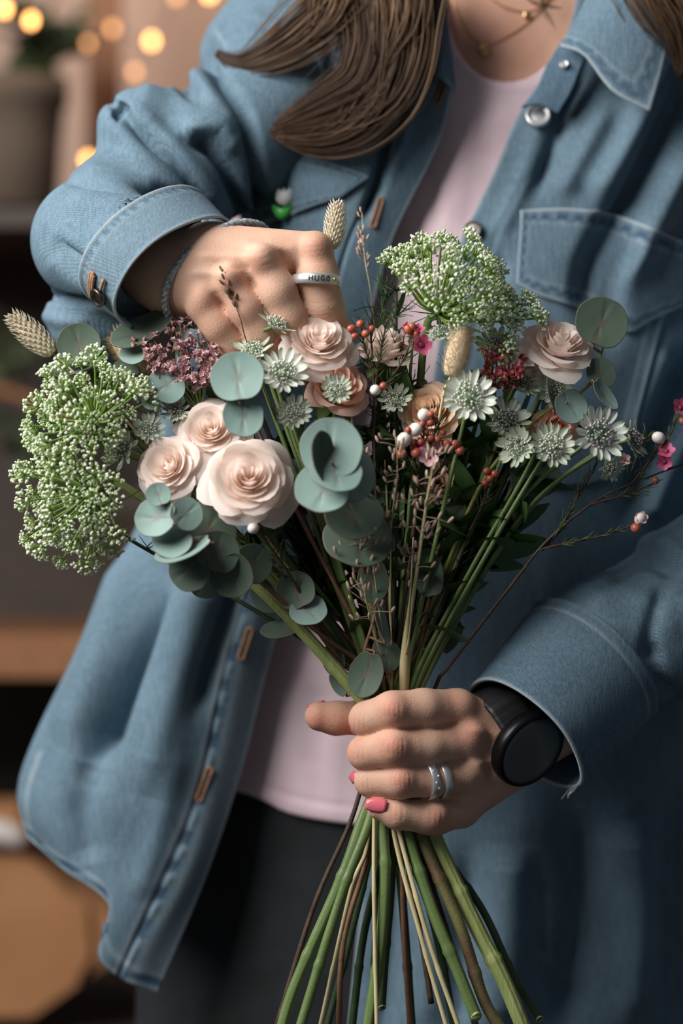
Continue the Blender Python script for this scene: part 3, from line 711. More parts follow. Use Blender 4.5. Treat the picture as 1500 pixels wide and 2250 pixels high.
def wf(a, t):
    p = 0.5 + 0.5 * math.sin(a * 46 + 2 * math.sin(a * 9))
    return 0.9 * math.exp(-(t / .022) ** 2) + 0.16 - 0.55 * math.exp(-((t - .86) / .05) ** 2) * (p > .6) + 0.4 * math.exp(-((t - .97) / .03) ** 2) + .25 * math.exp(-((t - .76) / .012) ** 2) - .1
cuff('cuff', cR, mR * 1.0, nR * 1.0, axR, 118, 0.065, wf)
# lower sleeve (image right)
cL, mL, nL, axL = cuff_frame((1152, 1612, 66), (112, 117, 0), (50, -42, -120))
if axL[0] > 0: axL = -axL
def sleeve_left(p):
    V = lambda *q: U(np.array(q, float))
    out = d_cone(p, cL - axL * 40, cL - axL * 270, 140, 154)
    out = smin(out, d_cone(p, cL - axL * 310, V(1590, 1330, 310), 156, 212), 20)
    out = smin(out, d_cone(p, V(1590, 1330, 310), V(1760, 1180, 430), 215, 210), 60)
    out = smin(out, d_cone(p, V(1760, 1180, 430), V(1800, 500, 650), 210, 220), 60)
    out = np.maximum(out, (p - cL) @ axL + 90)
    return np.maximum(out, -d_cone(p, cL - axL * 260, cL + axL * 60, 100, 132))
vS, fS = surface(sleeve_left, U([960., 1840, -160]), U([1900., 700, 900]), 7.5)
vS = relax(vS, fS, 3)
vS, wS = sculpt(vS, fS, [([(1290, 1330), (1370, 1310), (1440, 1340), (1500, 1400)], 26, 12), ([(1330, 1270), (1410, 1225), (1500, 1260)], 20, -30), ([(1360, 1230), (1430, 1190), (1500, 1210)], 20, 14), ([(1420, 1420), (1450, 1500), (1500, 1540)], 22, -16), ([(1460, 1280), (1430, 1380), (1440, 1460)], 16, -18), ([(1400, 1590), (1450, 1565), (1500, 1540)], 7, -9, -.3), ([(1400, 1610), (1450, 1585), (1500, 1560)], 5, 4, .4), ([(1300, 1390), (1380, 1400), (1430, 1450)], 16, -9)])
mk('sleeve', vS, fS, DEN, shirt, attrs={'wear_shade': wS})
def wf2(a, t):
    return 0.75 * math.exp(-(t / .02) ** 2) + 0.4 * math.exp(-((t - .985) / .02) ** 2) + 0.4 * math.exp(-((t - .93) / .012) ** 2) + .4 * math.exp(-((t - .89) / .012) ** 2) - .35 * math.exp(-((t - .955) / .02) ** 2) - .08
cuff('cuff', cL, mL, nL, axL, 262, 0.15, wf2)
# ------------------------------------------------------------------ shirt details
def depth_on(v, q):
    """depth of the camera-side surface v (unit-space vertices) at photo points q"""
    P = PX(v); q = np.asarray(q, float); out = []
    k_ = ((P > q.min(0) - 40) & (P < q.max(0) + 40)).all(1); P = P[k_]; v = v[k_]
    for a in q:
        d = ((P - a) ** 2).sum(1); k = np.argpartition(d, 6)[:6]; w = 1 / (d[k] + 4); out.append((v[k, 1] * w).sum() / w.sum())
    return np.array(out)
FRONT_L = vl3.reshape(-1, 3); FRONT_R = vr_[:na * nr] if False else vr_
def patch(name, top, bot, nu, nv, surf, off, parent, mat=DEN, wear_shade_fun=None, solid=10, bulge=6):
    a = crom(np.array(top, float), nu); b = crom(np.array(bot, float), nu); t = np.linspace(0, 1, nv)
    q = (a[:, None] * (1 - t)[None, :, None] + b[:, None] * t[None, :, None]).reshape(-1, 2)
    # depth from a coarse lattice keeps the patch smoother than the cloth below
    d = depth_on(surf, q).reshape(nu, nv)
    for _ in range(6):
        d[1:-1] = (d[:-2] + d[1:-1] + d[2:]) / 3; d[:, 1:-1] = (d[:, :-2] + d[:, 1:-1] + d[:, 2:]) / 3
    s = np.linspace(0, 1, nu)
    S, T = np.meshgrid(s, t, indexing='ij')
    d = d - off - bulge * np.sin(math.pi * S) * np.sin(math.pi * T)
    v = U(np.concatenate([q, d.reshape(-1, 1)], 1))
    w = np.zeros(nu * nv) if wear_shade_fun is None else wear_shade_fun(S, T).ravel()
    return mk(name, v, grid_faces(nu, nv)[:, ::-1], mat, parent, attrs={'wear_shade': w}, solid=solid), v
def flap_wear(S, T):
    e = np.minimum(np.minimum(S * 6, (1 - S) * 6), np.minimum(T * 2.2, (1 - T) * 2.2))
    p = 0.5 + 0.5 * np.sin(S * 90 + 3 * np.sin(S * 13)) * np.cos(T * 40)
    return 0.55 * np.exp(-(e / .07) ** 2) - 0.75 * np.exp(-((e - .22) / .09) ** 2) * (p > .45) + .22 * np.exp(-((e - .36) / .04) ** 2)
patch('pocket', [(1165, 600), (1260, 640), (1360, 660), (1470, 660)], [(1105, 1060), (1190, 1070), (1280, 1065), (1365, 1050)], 50, 70, FRONT_R, 8, shirt,
      wear_shade_fun=lambda S, T: 0.4 * np.exp(-((S - .985) / .012) ** 2) + .3 * np.exp(-((S - .9) / .012) ** 2) - .15 * np.exp(-((S - .94) / .02) ** 2), bulge=2, solid=8)
patch('pocket_flap', [(1145, 462), (1200, 458), (1260, 458), (1340, 468), (1420, 495), (1500, 530), (1600, 575)],
      [(1134, 622), (1180, 648), (1230, 664), (1290, 684), (1375, 730), (1436, 702), (1570, 640)], 90, 46, FRONT_R, 17, shirt, wear_shade_fun=flap_wear)
patch('pocket_flap', [(560, 300), (640, 328), (720, 355), (812, 388)], [(545, 500), (620, 478), (690, 452), (748, 432)], 60, 30, FRONT_L, 15, shirt, wear_shade_fun=flap_wear)
def leafsheet(name, ctrl, wear_shade_fun, nu=50, nv=40, solid=9):
    v = sheet(ctrl, nu, nv); S, T = np.meshgrid(np.linspace(0, 1, nu), np.linspace(0, 1, nv), indexing='ij')
    return mk(name, v, grid_faces(nu, nv), DEN, shirt, attrs={'wear_shade': wear_shade_fun(S, T).ravel()}, solid=solid)
def collar_wear(S, T):
    e = np.minimum(S * 1.6, (1 - T) * 1.2); p = 0.5 + 0.5 * np.sin(S * 40) * np.cos(T * 46)
    return 0.7 * np.exp(-(e / .045) ** 2) - 0.45 * np.exp(-((e - .16) / .07) ** 2) * (p > .4) + .25 * np.exp(-((e - .25) / .03) ** 2)
leafsheet('collar', [[(1233, 104, 404), (1285, 124, 375), (1345, 200, 362), (1428, 246, 362)], [(1262, 55, 408), (1320, 80, 362), (1388, 125, 346), (1450, 165, 355)],
                     [(1300, -20, 420), (1360, 10, 366), (1425, 40, 352), (1470, 80, 362)], [(1340, -130, 450), (1405, -90, 400), (1455, -50, 390), (1510, 0, 400)]], collar_wear)
leafsheet('collar', [[(1002, 200, 404), (995, 190, 392), (975, 178, 384), (940, 152, 382)], [(992, 110, 410), (972, 100, 384), (945, 96, 372), (915, 92, 372)],
                     [(980, 20, 418), (950, 20, 388), (915, 30, 376), (882, 40, 378)], [(965, -110, 450), (930, -110, 410), (890, -90, 400), (855, -70, 402)]], lambda S, T: 0.6 * np.exp(-((1 - T) / .06) ** 2) + .5 * np.exp(-(S / .03) ** 2) - .35)  # pale worn edges; whole leaf darkened as painted shade
leafsheet('collar_stand', [[(1146, 238, 428), (1185, 232, 422), (1225, 250, 420)], [(1176, 205, 434), (1215, 190, 426), (1255, 200, 420)], [(1200, 150, 440), (1235, 140, 432), (1275, 150, 424)], [(1236, 92, 450), (1262, 80, 446), (1300, 90, 440)]],
          lambda S, T: 0.45 * np.exp(-(T / .05) ** 2) - .3)  # pale worn edge; the collar's shadow is painted in by darkening the stand
def button(name, c, r, nrm, mat, dome=0.25):
    M = frame(U(np.array(c, float)), nrm); n = 32
    prof = [(0, dome * r * .35), (.55 * r, dome * r * .3), (.72 * r, dome * r * .15), (.8 * r, dome * r), (.95 * r, dome * r), (r, dome * r * .5), (r * .98, -dome * r), (.3 * r, -dome * r), (.3 * r, -14), (0, -14)]
    V = []; F = []
    for rr, z in prof:
        for j in range(n): a = 2 * math.pi * j / n; V.append((rr * math.cos(a), rr * math.sin(a), z))
    for i in range(len(prof) - 1):
        for j in range(n): F.append((i * n + j, i * n + (j + 1) % n, (i + 1) * n + (j + 1) % n, (i + 1) * n + j)[::-1])
    return mk(name, np.array(V) @ M[:3, :3].T + M[:3, 3], F, mat, shirt)
dz = lambda x, y, s, o: (x, y, float(depth_on(s, [(x, y)])[0]) - o)
button('button', dz(1182, 254, FRONT_R, 16), 30, (-.1, -1, .35), MAT['silver'])['label'] = 'bright silver shank button'
button('button', dz(1038, 505, FRONT_R, 12), 22, (-.35, -1, .1), MAT['dark_metal'])['label'] = 'dull bronze shank button'
button('button', (1238, 141, 412), 10, (-.1, -1, .3), MAT['silver'])['label'] = 'small silver collar snap'
def buttonhole(a, b, surf, w=7):
    a, b = np.array(a, float), np.array(b, float); q = a + (b - a) * np.linspace(0, 1, 7)[:, None]
    d = depth_on(surf, q) - 3
    p = U(np.concatenate([q, d[:, None]], 1)); t = (p[-1] - p[0]); t /= np.linalg.norm(t); s = np.cross(t, [0, 1, 0]); s /= np.linalg.norm(s)
    m = MB()
    loop = np.concatenate([p + s * w * .8, p[::-1] - s * w * .8]); loop = np.concatenate([loop, loop[:1]])
    m.tube(crom(loop, 40), w * .42, 6); q2 = MB(); q2.tube(p[1:-1] + np.array([0, .5, 0]), w * .36, 6); mk('buttonhole_slit', q2.V(), q2.f, MAT['engraved'], shirt)
    return mk('buttonhole', m.V(), m.f, MAT['thread_tan'], shirt)
buttonhole((976, 186), (958, 230), FRONT_L); buttonhole((838, 436), (818, 498), FRONT_L); buttonhole((550, 1382), (528, 1448), FRONT_L, 8); buttonhole((462, 1688), (436, 1758), FRONT_L, 8)
def on_cuff(a, t, c, m, n, ax, length, off=1.0):
    return c - ax * length * t + (m * math.cos(a) + n * math.sin(a)) * off
# cuff button and buttonhole on the raised sleeve
for nm, t0, mat in (('buttonhole', .62, 'thread_tan'),):
    pth = np.array([on_cuff(a, t0 - .1 * (a - 2.3), cR, mR, nR, axR, 118, 1.075) for a in np.linspace(2.2, 2.62, 8)])
    mb = MB(); loop = np.concatenate([pth + axR * 6, pth[::-1] - axR * 6]); mb.tube(crom(np.concatenate([loop, loop[:1]]), 40), 4, 6); mb.tube(pth, 5, 6); mk(nm, mb.V(), mb.f, MAT[mat], shirt)
pb = on_cuff(2.46, .34, cR, mR, nR, axR, 118, 1.1); nb_ = (mR * math.cos(2.46) + nR * math.sin(2.46)); pp_ = PX(pb)
button('button', (pp_[0], pp_[1], pb[1]), 22, nb_, MAT['dark_metal'])['label'] = 'dark metal cuff button'
pth = np.array([on_cuff(a, .34, cR, mR, nR, axR, 118, 1.07) for a in np.linspace(2.15, 2.5, 8)]); mb = MB(); mb.tube(pth, 4, 6); mk('buttonhole', mb.V(), mb.f, MAT['thread_tan'], shirt)
# frayed threads at the lower sleeve's cuff
mb = MB()
for k in range(5):
    p0 = on_cuff(-.02 + .05 * k - .1, 0, cL, mL, nL, axL, 262, 1.0)
    mb.tube(crom(np.array([p0, p0 + [R.uniform(-14, 2), R.uniform(-6, 0), -R.uniform(6, 16)], p0 + [R.uniform(-26, -8), R.uniform(-10, 0), -R.uniform(18, 34)]]), 8), 1.8, 5)
mk('frayed_thread', mb.V(), mb.f, MAT['hem_edge'], shirt)

# ------------------------------------------------------------------ hair
hm = MB()
def lock(path, w0, w1, n, rad=3.2, blond=0.2, depthspread=26, curl=10):
    path = crom(U(np.array(path, float)), 26); t = np.linspace(0, 1, 26); rad *= .5
    for k in range(int(n * 2.8)):
        ox, oy = rng.normal(0, .62, 2); fq = rng.uniform(3, 9); am = rng.uniform(.3, 1.6); end = 1 - rng.random() ** 2.2 * .4; ph = rng.random() * 6.28
        prof = (w0 + (w1 - w0) * t) * (1 - 0.93 * np.clip((t - .45) / .55, 0, 1) ** 1.4)
        tang = np.gradient(path, axis=0); side = np.cross(tang, [0, 1, 0]); side /= np.linalg.norm(side, axis=1, keepdims=True) + 1e-9
        p = path + side * (prof * ox + curl * am * np.sin(t * fq + ph) * (1.1 - t) * .6)[:, None] + np.array([0, 1, 0]) * (oy * depthspread * (1 - .6 * t))[:, None]
        m = max(8, int(26 * end)); p = p[:m]
        bl = np.clip(blond + rng.normal(0, .25), 0, 1)
        v, f = tube(p, rad * (1 - .75 * np.linspace(0, 1, m) ** 2), 5); hm.add(v, f, np.repeat(bl * (1.15 - .95 * np.linspace(0, 1, m)), 5))
lock([(880, -80, 380), (868, 40, 365), (858, 140, 352), (822, 225, 345), (760, 288, 345), (680, 312, 350), (585, 292, 352)], 70, 44, 150, blond=.15)
lock([(820, -90, 370), (835, 20, 352), (835, 110, 345), (800, 190, 345), (720, 235, 348), (640, 270, 352), (575, 300, 355)], 86, 60, 150, blond=.1)
lock([(800, -100, 370), (760, -20, 352), (690, 50, 350), (610, 110, 365), (530, 140, 395), (462, 108, 430)], 64, 40, 130, blond=.3)
lock([(850, -80, 350), (862, 20, 335), (848, 100, 332), (832, 168, 338)], 60, 30, 50, blond=.75)
lock([(745, -90, 350), (735, 0, 338), (700, 60, 340), (655, 98, 350)], 50, 20, 36, blond=.8)
lock([(860, -60, 345), (874, 60, 340), (866, 150, 342), (835, 250, 345), (800, 275, 348)], 40, 30, 50, blond=.3)
lock([(1420, -90, 340), (1450, -10, 325), (1485, 50, 330), (1500, 120, 345), (1490, 180, 360)], 60, 40, 70, blond=.4)
lock([(1190, -80, 480), (1195, 10, 470), (1225, 70, 478)], 10, 6, 6, rad=1.6, blond=.5, depthspread=4)
lock([(1120, -80, 485), (1165, 0, 478), (1240, 20, 470)], 8, 6, 5, rad=1.6, blond=.5, depthspread=4)
for k in range(46):                                                # hair on the head, falling to both shoulders
    a = -2.75 + 5.5 * k / 45; cx_, sx_ = math.sin(a), -math.cos(a); top = np.array([1142 + 60 * cx_, -985, 760 - 40 * sx_])
    side = 1 if cx_ > 0 else -1
    pts_ = [top, (1142 + 250 * cx_, -880, 760 + 250 * -sx_ * -1.0), (1142 + 315 * cx_, -640, 770 + 330 * sx_ * (1 if sx_ > -.35 else .2)), (1142 + 330 * cx_ + 10 * side, -380, 780 + 250 * max(sx_, -.25)), (1142 + (300 if side > 0 else -260) + 40 * cx_, -90, 480 + 220 * max(0, sx_))]
    lock(pts_, 46, 60, 9, rad=7, blond=.25, depthspread=30)
tag(mk('hair', hm.V(), hm.f, MAT['hair_brown'], person, attrs={'blond': hm.A()}), 'long wavy brown hair with lighter streaks', kind='stuff')

# ------------------------------------------------------------------ jewellery, watch, pin
def band(c, axis, r, w, thick, n=72, sq=1.0, side=(0, -1, 0)):
    """finger ring: band of width w around axis; sq squashes it across 'side'"""
    M = frame(np.asarray(c, float), axis, side); V = []; F = []
    prof = [(-w / 2, 0), (-w / 2 + 1.5, thick), (0, thick * 1.25), (w / 2 - 1.5, thick), (w / 2, 0), (w / 2 - 1.5, -thick * .4), (-w / 2 + 1.5, -thick * .4)]; m = len(prof)
    for i in range(n):
        a = 2 * math.pi * i / n
        for h, t in prof: V.append(((r + t) * math.cos(a) * sq, (r + t) * math.sin(a), h))
    for i in range(n):
        for j in range(m): F.append((i * m + j, i * m + (j + 1) % m, ((i + 1) % n) * m + (j + 1) % m, ((i + 1) % n) * m + j)[::-1])
    return np.array(V) @ M[:3, :3].T + M[:3, 3], F, M
def band_pt(M, r, a, h): return M[:3, 3] + M[:3, :3] @ np.array([r * math.cos(a), r * math.sin(a), h])
ax_ = U([712., 672, -24]) - U([690., 560, -24]); ax_ = ax_ / np.linalg.norm(ax_)
ax_ = ax_ + np.array([.0, 0, 0]); tilt = np.array([-.22, -.05, .0]); axt = ax_ + tilt; axt /= np.linalg.norm(axt)
rc = U([694., 618, -32])
v_, f_, Mr = band(rc, axt, 51, 23, 3.2)
ring0 = empty('finger_ring', rc, 'silver engraved ring on the index finger of the raised hand', 'ring', 'rings on the fingers')
mk('ring_band', v_, f_, MAT['silver'], ring0)
GLY = {'H': [[(0, 0), (0, 1)], [(.6, 0), (.6, 1)], [(0, .5), (.6, .5)]], 'U': [[(0, 1), (0, .25), (.12, 0), (.48, 0), (.6, .25), (.6, 1)]],
       'G': [[(.6, .85), (.4, 1), (.15, .95), (0, .6), (0, .35), (.15, .05), (.4, 0), (.6, .15), (.6, .45), (.35, .45)]], 'O': [[(.3, 1), (.06, .85), (0, .5), (.06, .15), (.3, 0), (.54, .15), (.6, .5), (.54, .85), (.3, 1)]]}
mb = MB(); sx = 0
LH = 10.5
yax = np.sign((Mr[:3, :3] @ np.array([0, 0, 1.0]))[2])               # does +h run up the photo?
a_c = math.pi / 2
dirx = (band_pt(Mr, 50, a_c + .1, 0) - band_pt(Mr, 50, a_c, 0))[0]    # does +a run right?
for ch in 'HUGO':
    for st_ in GLY[ch]:
        P_ = [band_pt(Mr, 55.6, a_c + np.sign(dirx) * ((sx + gx * 1.05 * LH) / 50 - .27), yax * (gy - .5) * LH) for gx, gy in st_]
        mb.tube(crom(np.array(P_), 14) if len(P_) > 2 else np.array(P_), 1.0, 5)
    sx += LH * 1.12
mk('engraving', mb.V(), mb.f, MAT['engraved'], ring0)
gp = band_pt(Mr, 54.6, a_c + np.sign(dirx) * .86, 0); v_, f_ = ball(gp, 5, 10, 8); mk('gold_heart', v_, f_, MAT['gold'], ring0)
fa = U([1018., 1704, 26]) - U([885., 1715, -54]); fa /= np.linalg.norm(fa)
fa2 = fa + np.array([0.05, 0.0, .1]); fa2 /= np.linalg.norm(fa2)
rc = U([938., 1714, -32]); v_, f_, Ma = band(rc, fa2, 41.5, 22, 3.0)
ring1 = empty('finger_ring', rc, 'silver ring with tiny set stones on the gripping hand', 'ring', 'rings on the fingers'); mk('ring_band', v_, f_, MAT['silver'], ring1)
for a, h in ((.75, 4), (1.05, -4), (1.35, 4), (1.65, -3), (1.95, 3)):
    v_, f_ = ball(band_pt(Ma, 44.8, a, h), 2.6, 8, 6); mk('stone', v_, f_, MAT['gem'], ring1)
rc = U([964., 1712, -16]); v_, f_, _ = band(rc, fa2, 42.5, 20, 3.0)
ring2 = empty('finger_ring', rc, 'plain broad silver ring beside the stone-set ring', 'ring', 'rings on the fingers'); mk('ring_band', v_, f_, MAT['silver'], ring2)
# bracelet on the raised wrist
plain('braid', srgb(176, 180, 180), 0.7, srgb(96, 108, 118), 420)
cB, mB, nB, axB = cuff_frame((482, 602, 44), (80, -112, 0), (-84, -14, -92))
m = MB(); nn = 150
for s in range(3):
    P_ = []
    for i in range(nn + 1):
        a = 2 * math.pi * i / nn; ph = a * 17 + s * 2.094
        rad_ = (mB * math.cos(a) + nB * math.sin(a)); P_.append(cB + rad_ * (1.0 + .028 * math.sin(ph)) + axB * 5.0 * math.cos(ph))
    m.tube(np.array(P_), 5.2, 6)
tag(mk('braided_bracelet', m.V(), m.f, MAT['braid']), 'grey braided bracelet around the raised wrist', 'bracelet')
# smart watch on the gripping wrist
wc = U([1103., 1600, 90]); wax = U([1290., 1545, 175]) - U([1135., 1640, 100]); wax /= np.linalg.norm(wax)
wn = np.array([.64, -.70, -.36]); wn -= wax * (wn @ wax); wn /= np.linalg.norm(wn); wu = np.cross(wn, wax)
if wu[2] < 0: wu = -wu
watch = empty('wrist_watch', wc, 'black round smartwatch with dark blank face on the gripping wrist', 'watch')
def disc(c, n_, prof, mat, name, par, seg=56):
    M = frame(c, n_); V = []; F = []
    for rr, z in prof:
        for j in range(seg): a = 2 * math.pi * j / seg; V.append((rr * math.cos(a), rr * math.sin(a), z))
    for i in range(len(prof) - 1):
        for j in range(seg): F.append((i * seg + j, i * seg + (j + 1) % seg, (i + 1) * seg + (j + 1) % seg, (i + 1) * seg + j)[::-1])
    return mk(name, np.array(V) @ M[:3, :3].T + M[:3, 3], F, mat, par)
wcc = wc + wn * 93
disc(wcc, wn, [(0, 16), (78, 16), (82, 19), (88, 17), (91, 8), (90, -14), (80, -22), (0, -22)], MAT['watch_case'], 'case', watch)
disc(wcc, wn, [(0, 20), (68, 19.8), (79, 18), (80, 14), (0, 14)], MAT['watch_glass'], 'glass', watch)
def strap(a0, a1, r0, w0, w1, name='strap'):
    nu, nv = 40, 9; V = []
    for i in range(nu):
        t = i / (nu - 1); a = a0 + (a1 - a0) * t; w = w0 + (w1 - w0) * t
        for j in range(nv):
            s = j / (nv - 1) * 2 - 1; rr = r0 + 3 * (1 - s * s) + 2.5 * (math.sin(t * 30) > .3)
            V.append(wc + (wn * math.cos(a) * .98 + wu * math.sin(a)) * rr + wax * s * w / 2)
    return mk(name, np.array(V), grid_faces(nu, nv), MAT['watch_black'], watch, solid=9)
strap(.55, 3.3, 88, 84, 74); strap(-.55, -3.0, 88, 84, 74)
bc = wc - wu * 96 + wn * 10 - wax * 10
M = frame(bc, -wu, wn); bx = np.array([(x, y, z) for x in (-34, 34) for y in (-34, 34) for z in (-8, 8)], float)
o = mk('buckle', bx @ M[:3, :3].T + M[:3, 3], [(0, 1, 3, 2), (4, 6, 7, 5), (0, 4, 5, 1), (2, 3, 7, 6), (0, 2, 6, 4), (1, 5, 7, 3)], MAT['watch_black'], watch)
bv = o.modifiers.new('bevel', 'BEVEL'); bv.width = 5 * K; bv.segments = 3
# necklaces
def chain(name, pts, pend, label):
    q = crom(np.array(pts, float), 60); d = torso_depth(q[:, 0], q[:, 1], 3.0)
    root = empty(name, U([q[0, 0], q[0, 1], float(d[0])]), label, 'necklace')
    m = MB(); m.tube(U(np.concatenate([q, d[:, None]], 1)), 1.6, 5); mk('chain', m.V(), m.f, MAT['gold'], root)
    x, y, r = pend; v, f = ball(U([x, y, float(torso_depth(x, y, 8.0))]), r, 14, 10, (1, .35, 1.2)); mk('pendant', v, f, MAT['gold'], root)
chain('necklace', [(985, -20), (1020, 60), (1064, 96), (1110, 82), (1170, 40), (1240, -40)], (1064, 110, 13), 'thin gold necklace with the lower teardrop pendant')
chain('necklace', [(1040, -60), (1090, 5), (1156, 26), (1200, 0), (1240, -60)], (1157, 34, 9), 'short thin gold necklace with the small upper disc pendant')
# tulip pin on the shirt pocket
pc = U(dz(622, 450, FRONT_L, 50)); pin = empty('tulip_pin', pc, 'small white tulip pin with green leaves on the denim shirt', 'brooch')
def outline(pts, mat, name, depth=0.0, th=7):
    pts = crom(np.array(pts + [pts[0]], float), 40)[:-1]; n = len(pts)
    q = np.stack([pts[:, 0], np.full(n, depth), -pts[:, 1]], 1) + pc
    V_ = np.concatenate([q, q + [0, th, 0], [q.mean(0) + [0, -3, 0]]])
    F_ = [(i, (i + 1) % n, 2 * n) for i in range(n)] + [(i, n + i, n + (i + 1) % n, (i + 1) % n) for i in range(n)] + [tuple(range(n, 2 * n))]
    mk(name, V_, F_, mat, pin)
outline([(-17, -32), (-9, -39), (-3, -33), (2, -41), (8, -33), (15, -39), (21, -31), (20, -12), (10, -1), (-6, -2), (-17, -12)], MAT['pin_white'], 'tulip_flower')
outline([(-27, 0), (-16, 3), (-4, 12), (2, 2), (8, 12), (18, 0), (21, 4), (14, 22), (0, 33), (-14, 28), (-24, 14)], MAT['pin_green'], 'leaves', 2)
# ------------------------------------------------------------------ flower materials
def petal_mat(name, c, deep, trans=0.30):
    return plain(name, c, 0.55, None, attr='deep', ac=deep, trans=trans, spec=0.25)
petal_mat('petal_blush', srgb(255, 242, 234), srgb(255, 214, 178), .45)
petal_mat('petal_salmon', srgb(253, 214, 196), srgb(250, 172, 138), .4)
petal_mat('petal_apricot', srgb(255, 228, 202), srgb(252, 184, 112), .4)
plain('sepal', srgb(96, 122, 62), 0.6, srgb(70, 96, 48), 90, attr='deep', ac=srgb(120, 84, 66))
plain('stem_green', srgb(110, 130, 76), 0.45, srgb(94, 114, 64), 25, 0.3, 500)
plain('stem_lime', srgb(162, 172, 108), 0.5, srgb(140, 152, 88), 160, 0.5, 600, stretch=(1, 1, .06))
plain('stem_dark', srgb(52, 72, 40), 0.5, srgb(38, 54, 32), 90, 0.3, 500)
plain('stem_red', srgb(112, 112, 66), 0.5, srgb(96, 60, 52), 40, 0.5, 700)
plain('stem_brown', srgb(82, 60, 44), 0.7, srgb(52, 38, 30), 120, 0.6, 500)
plain('stem_cream', srgb(208, 196, 152), 0.6, srgb(180, 164, 118), 120, 0.3, 500, stretch=(1, 1, .1))
plain('stem_yellow', srgb(176, 168, 92), 0.5, srgb(140, 140, 70), 90, 0.3, 500)
plain('pith', srgb(208, 210, 160), 0.8, srgb(176, 184, 124), 500)
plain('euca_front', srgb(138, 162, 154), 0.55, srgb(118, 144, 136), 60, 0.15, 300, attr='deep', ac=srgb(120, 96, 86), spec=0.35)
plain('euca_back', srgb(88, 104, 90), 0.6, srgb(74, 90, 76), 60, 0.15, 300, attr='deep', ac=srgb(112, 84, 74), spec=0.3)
plain('euca_twig', srgb(146, 104, 80), 0.6, srgb(116, 84, 66), 200)
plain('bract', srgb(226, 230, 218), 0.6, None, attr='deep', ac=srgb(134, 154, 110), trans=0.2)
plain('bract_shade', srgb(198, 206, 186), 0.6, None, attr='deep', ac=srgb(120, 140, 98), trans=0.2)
plain('pins', srgb(158, 176, 146), 0.6, None, attr='deep', ac=srgb(226, 226, 214))
plain('pins_dark', srgb(116, 138, 110), 0.6, None, attr='deep', ac=srgb(190, 178, 184))
plain('lace', srgb(150, 182, 88), 0.55, None, attr='deep', ac=srgb(240, 244, 222), trans=0.1)
plain('lace_ray', srgb(142, 172, 82), 0.5, srgb(112, 146, 62), 100)
plain('feather_leaf', srgb(72, 108, 58), 0.5, srgb(52, 84, 46), 80)
plain('straw', srgb(214, 200, 170), 0.75, srgb(178, 160, 128), 300, attr='deep', ac=srgb(240, 232, 212))
plain('fluff', srgb(232, 214, 184), 0.85, srgb(214, 190, 154), 300)
plain('statice', srgb(232, 200, 200), 0.7, srgb(204, 150, 160), 260, attr='deep', ac=srgb(170, 110, 100), trans=0.15)
plain('statice_hot', srgb(196, 84, 118), 0.7, srgb(150, 52, 84), 260, attr='deep', ac=srgb(226, 170, 90), trans=0.15)
plain('wax_pink', srgb(226, 108, 150), 0.45, srgb(206, 84, 128), 200, attr='deep', ac=srgb(150, 36, 70), trans=0.2)
plain('wax_blush', srgb(240, 206, 210), 0.45, srgb(228, 170, 180), 200, attr='deep', ac=srgb(180, 60, 84), trans=0.2)
plain('bud_red', srgb(166, 74, 62), 0.35, srgb(190, 112, 82), 200)
plain('bud_white', srgb(240, 234, 226), 0.4, srgb(232, 214, 206), 200)
plain('needle', srgb(72, 88, 44), 0.5)
plain('grass_seed', srgb(190, 166, 146), 0.7, srgb(142, 112, 96), 300)
plain('grass_brown', srgb(120, 92, 70), 0.7, srgb(88, 66, 52), 300)
plain('leaf_green', srgb(66, 96, 46), 0.5, srgb(48, 76, 38), 80)

# ------------------------------------------------------------------ flower meshes (shared between alike pieces; unit radius)
def petal_mesh(i, n, style, mat, seed):
    r_ = random.Random(seed * 100 + i); t = i / (n - 1); nu, nv = 9, 8
    op = {'open': 1.0, 'cup': 0.72}[style]
    rb = 0.04 + 0.10 * t; rt = 0.07 + (0.98 * op - 0.07) * t ** 0.92; zb = -0.42
    zt = 0.34 - 0.12 * t - (0.62 * op) * t ** 2.6 + (0.12 if style == 'cup' else 0)
    phi = 1.35 - 0.62 * t; lip = 0.05 + 0.17 * max(0, t - .2); V = []; deep = []
    wob = r_.uniform(0, 6.28); skew = r_.uniform(.04, .10)
    for a in range(nu):
        u = a / (nu - 1) * 2 - 1
        vm = 1 - 0.13 * u * u - 0.22 * abs(u) ** 5 + 0.03 * math.sin(4 * u + wob)
        for b in range(nv):
            v = b / (nv - 1) * vm
            f = math.sin(min(1, v) * math.pi / 2) ** (1.15 - .35 * t); g = v ** (1.5 - .6 * t)
            rho = rb + (rt - rb) * f; z = zb + (zt - zb) * g
            k = max(0, (v - .72) / .28); rho += lip * k * k; z -= lip * .95 * k * k * (0.3 + t)
            rho *= 1 + skew * u + 0.02 * math.sin(3 * u + wob) * v
            ang = u * phi * (0.35 + 0.65 * min(1, v * 1.6)); z += 0.03 * math.sin(2.5 * u + wob) * v * v
            V.append((rho * math.cos(ang), rho * math.sin(ang), z))
            deep.append(max(0, min(1, (0.85 - v) * (1.0 - .35 * t))) ** 1.6 * .7)
    return mesh_data('petal', np.array(V) * K, grid_faces(nu, nv), mat, attrs={'deep': deep})
NP = 30
PETALS = {}
def rose_meshes(style, matn):
    key = (style, matn)
    if key not in PETALS: PETALS[key] = [petal_mesh(i, NP, style, MAT[matn], 3 if style == 'open' else 5) for i in range(NP)]
    return PETALS[key]
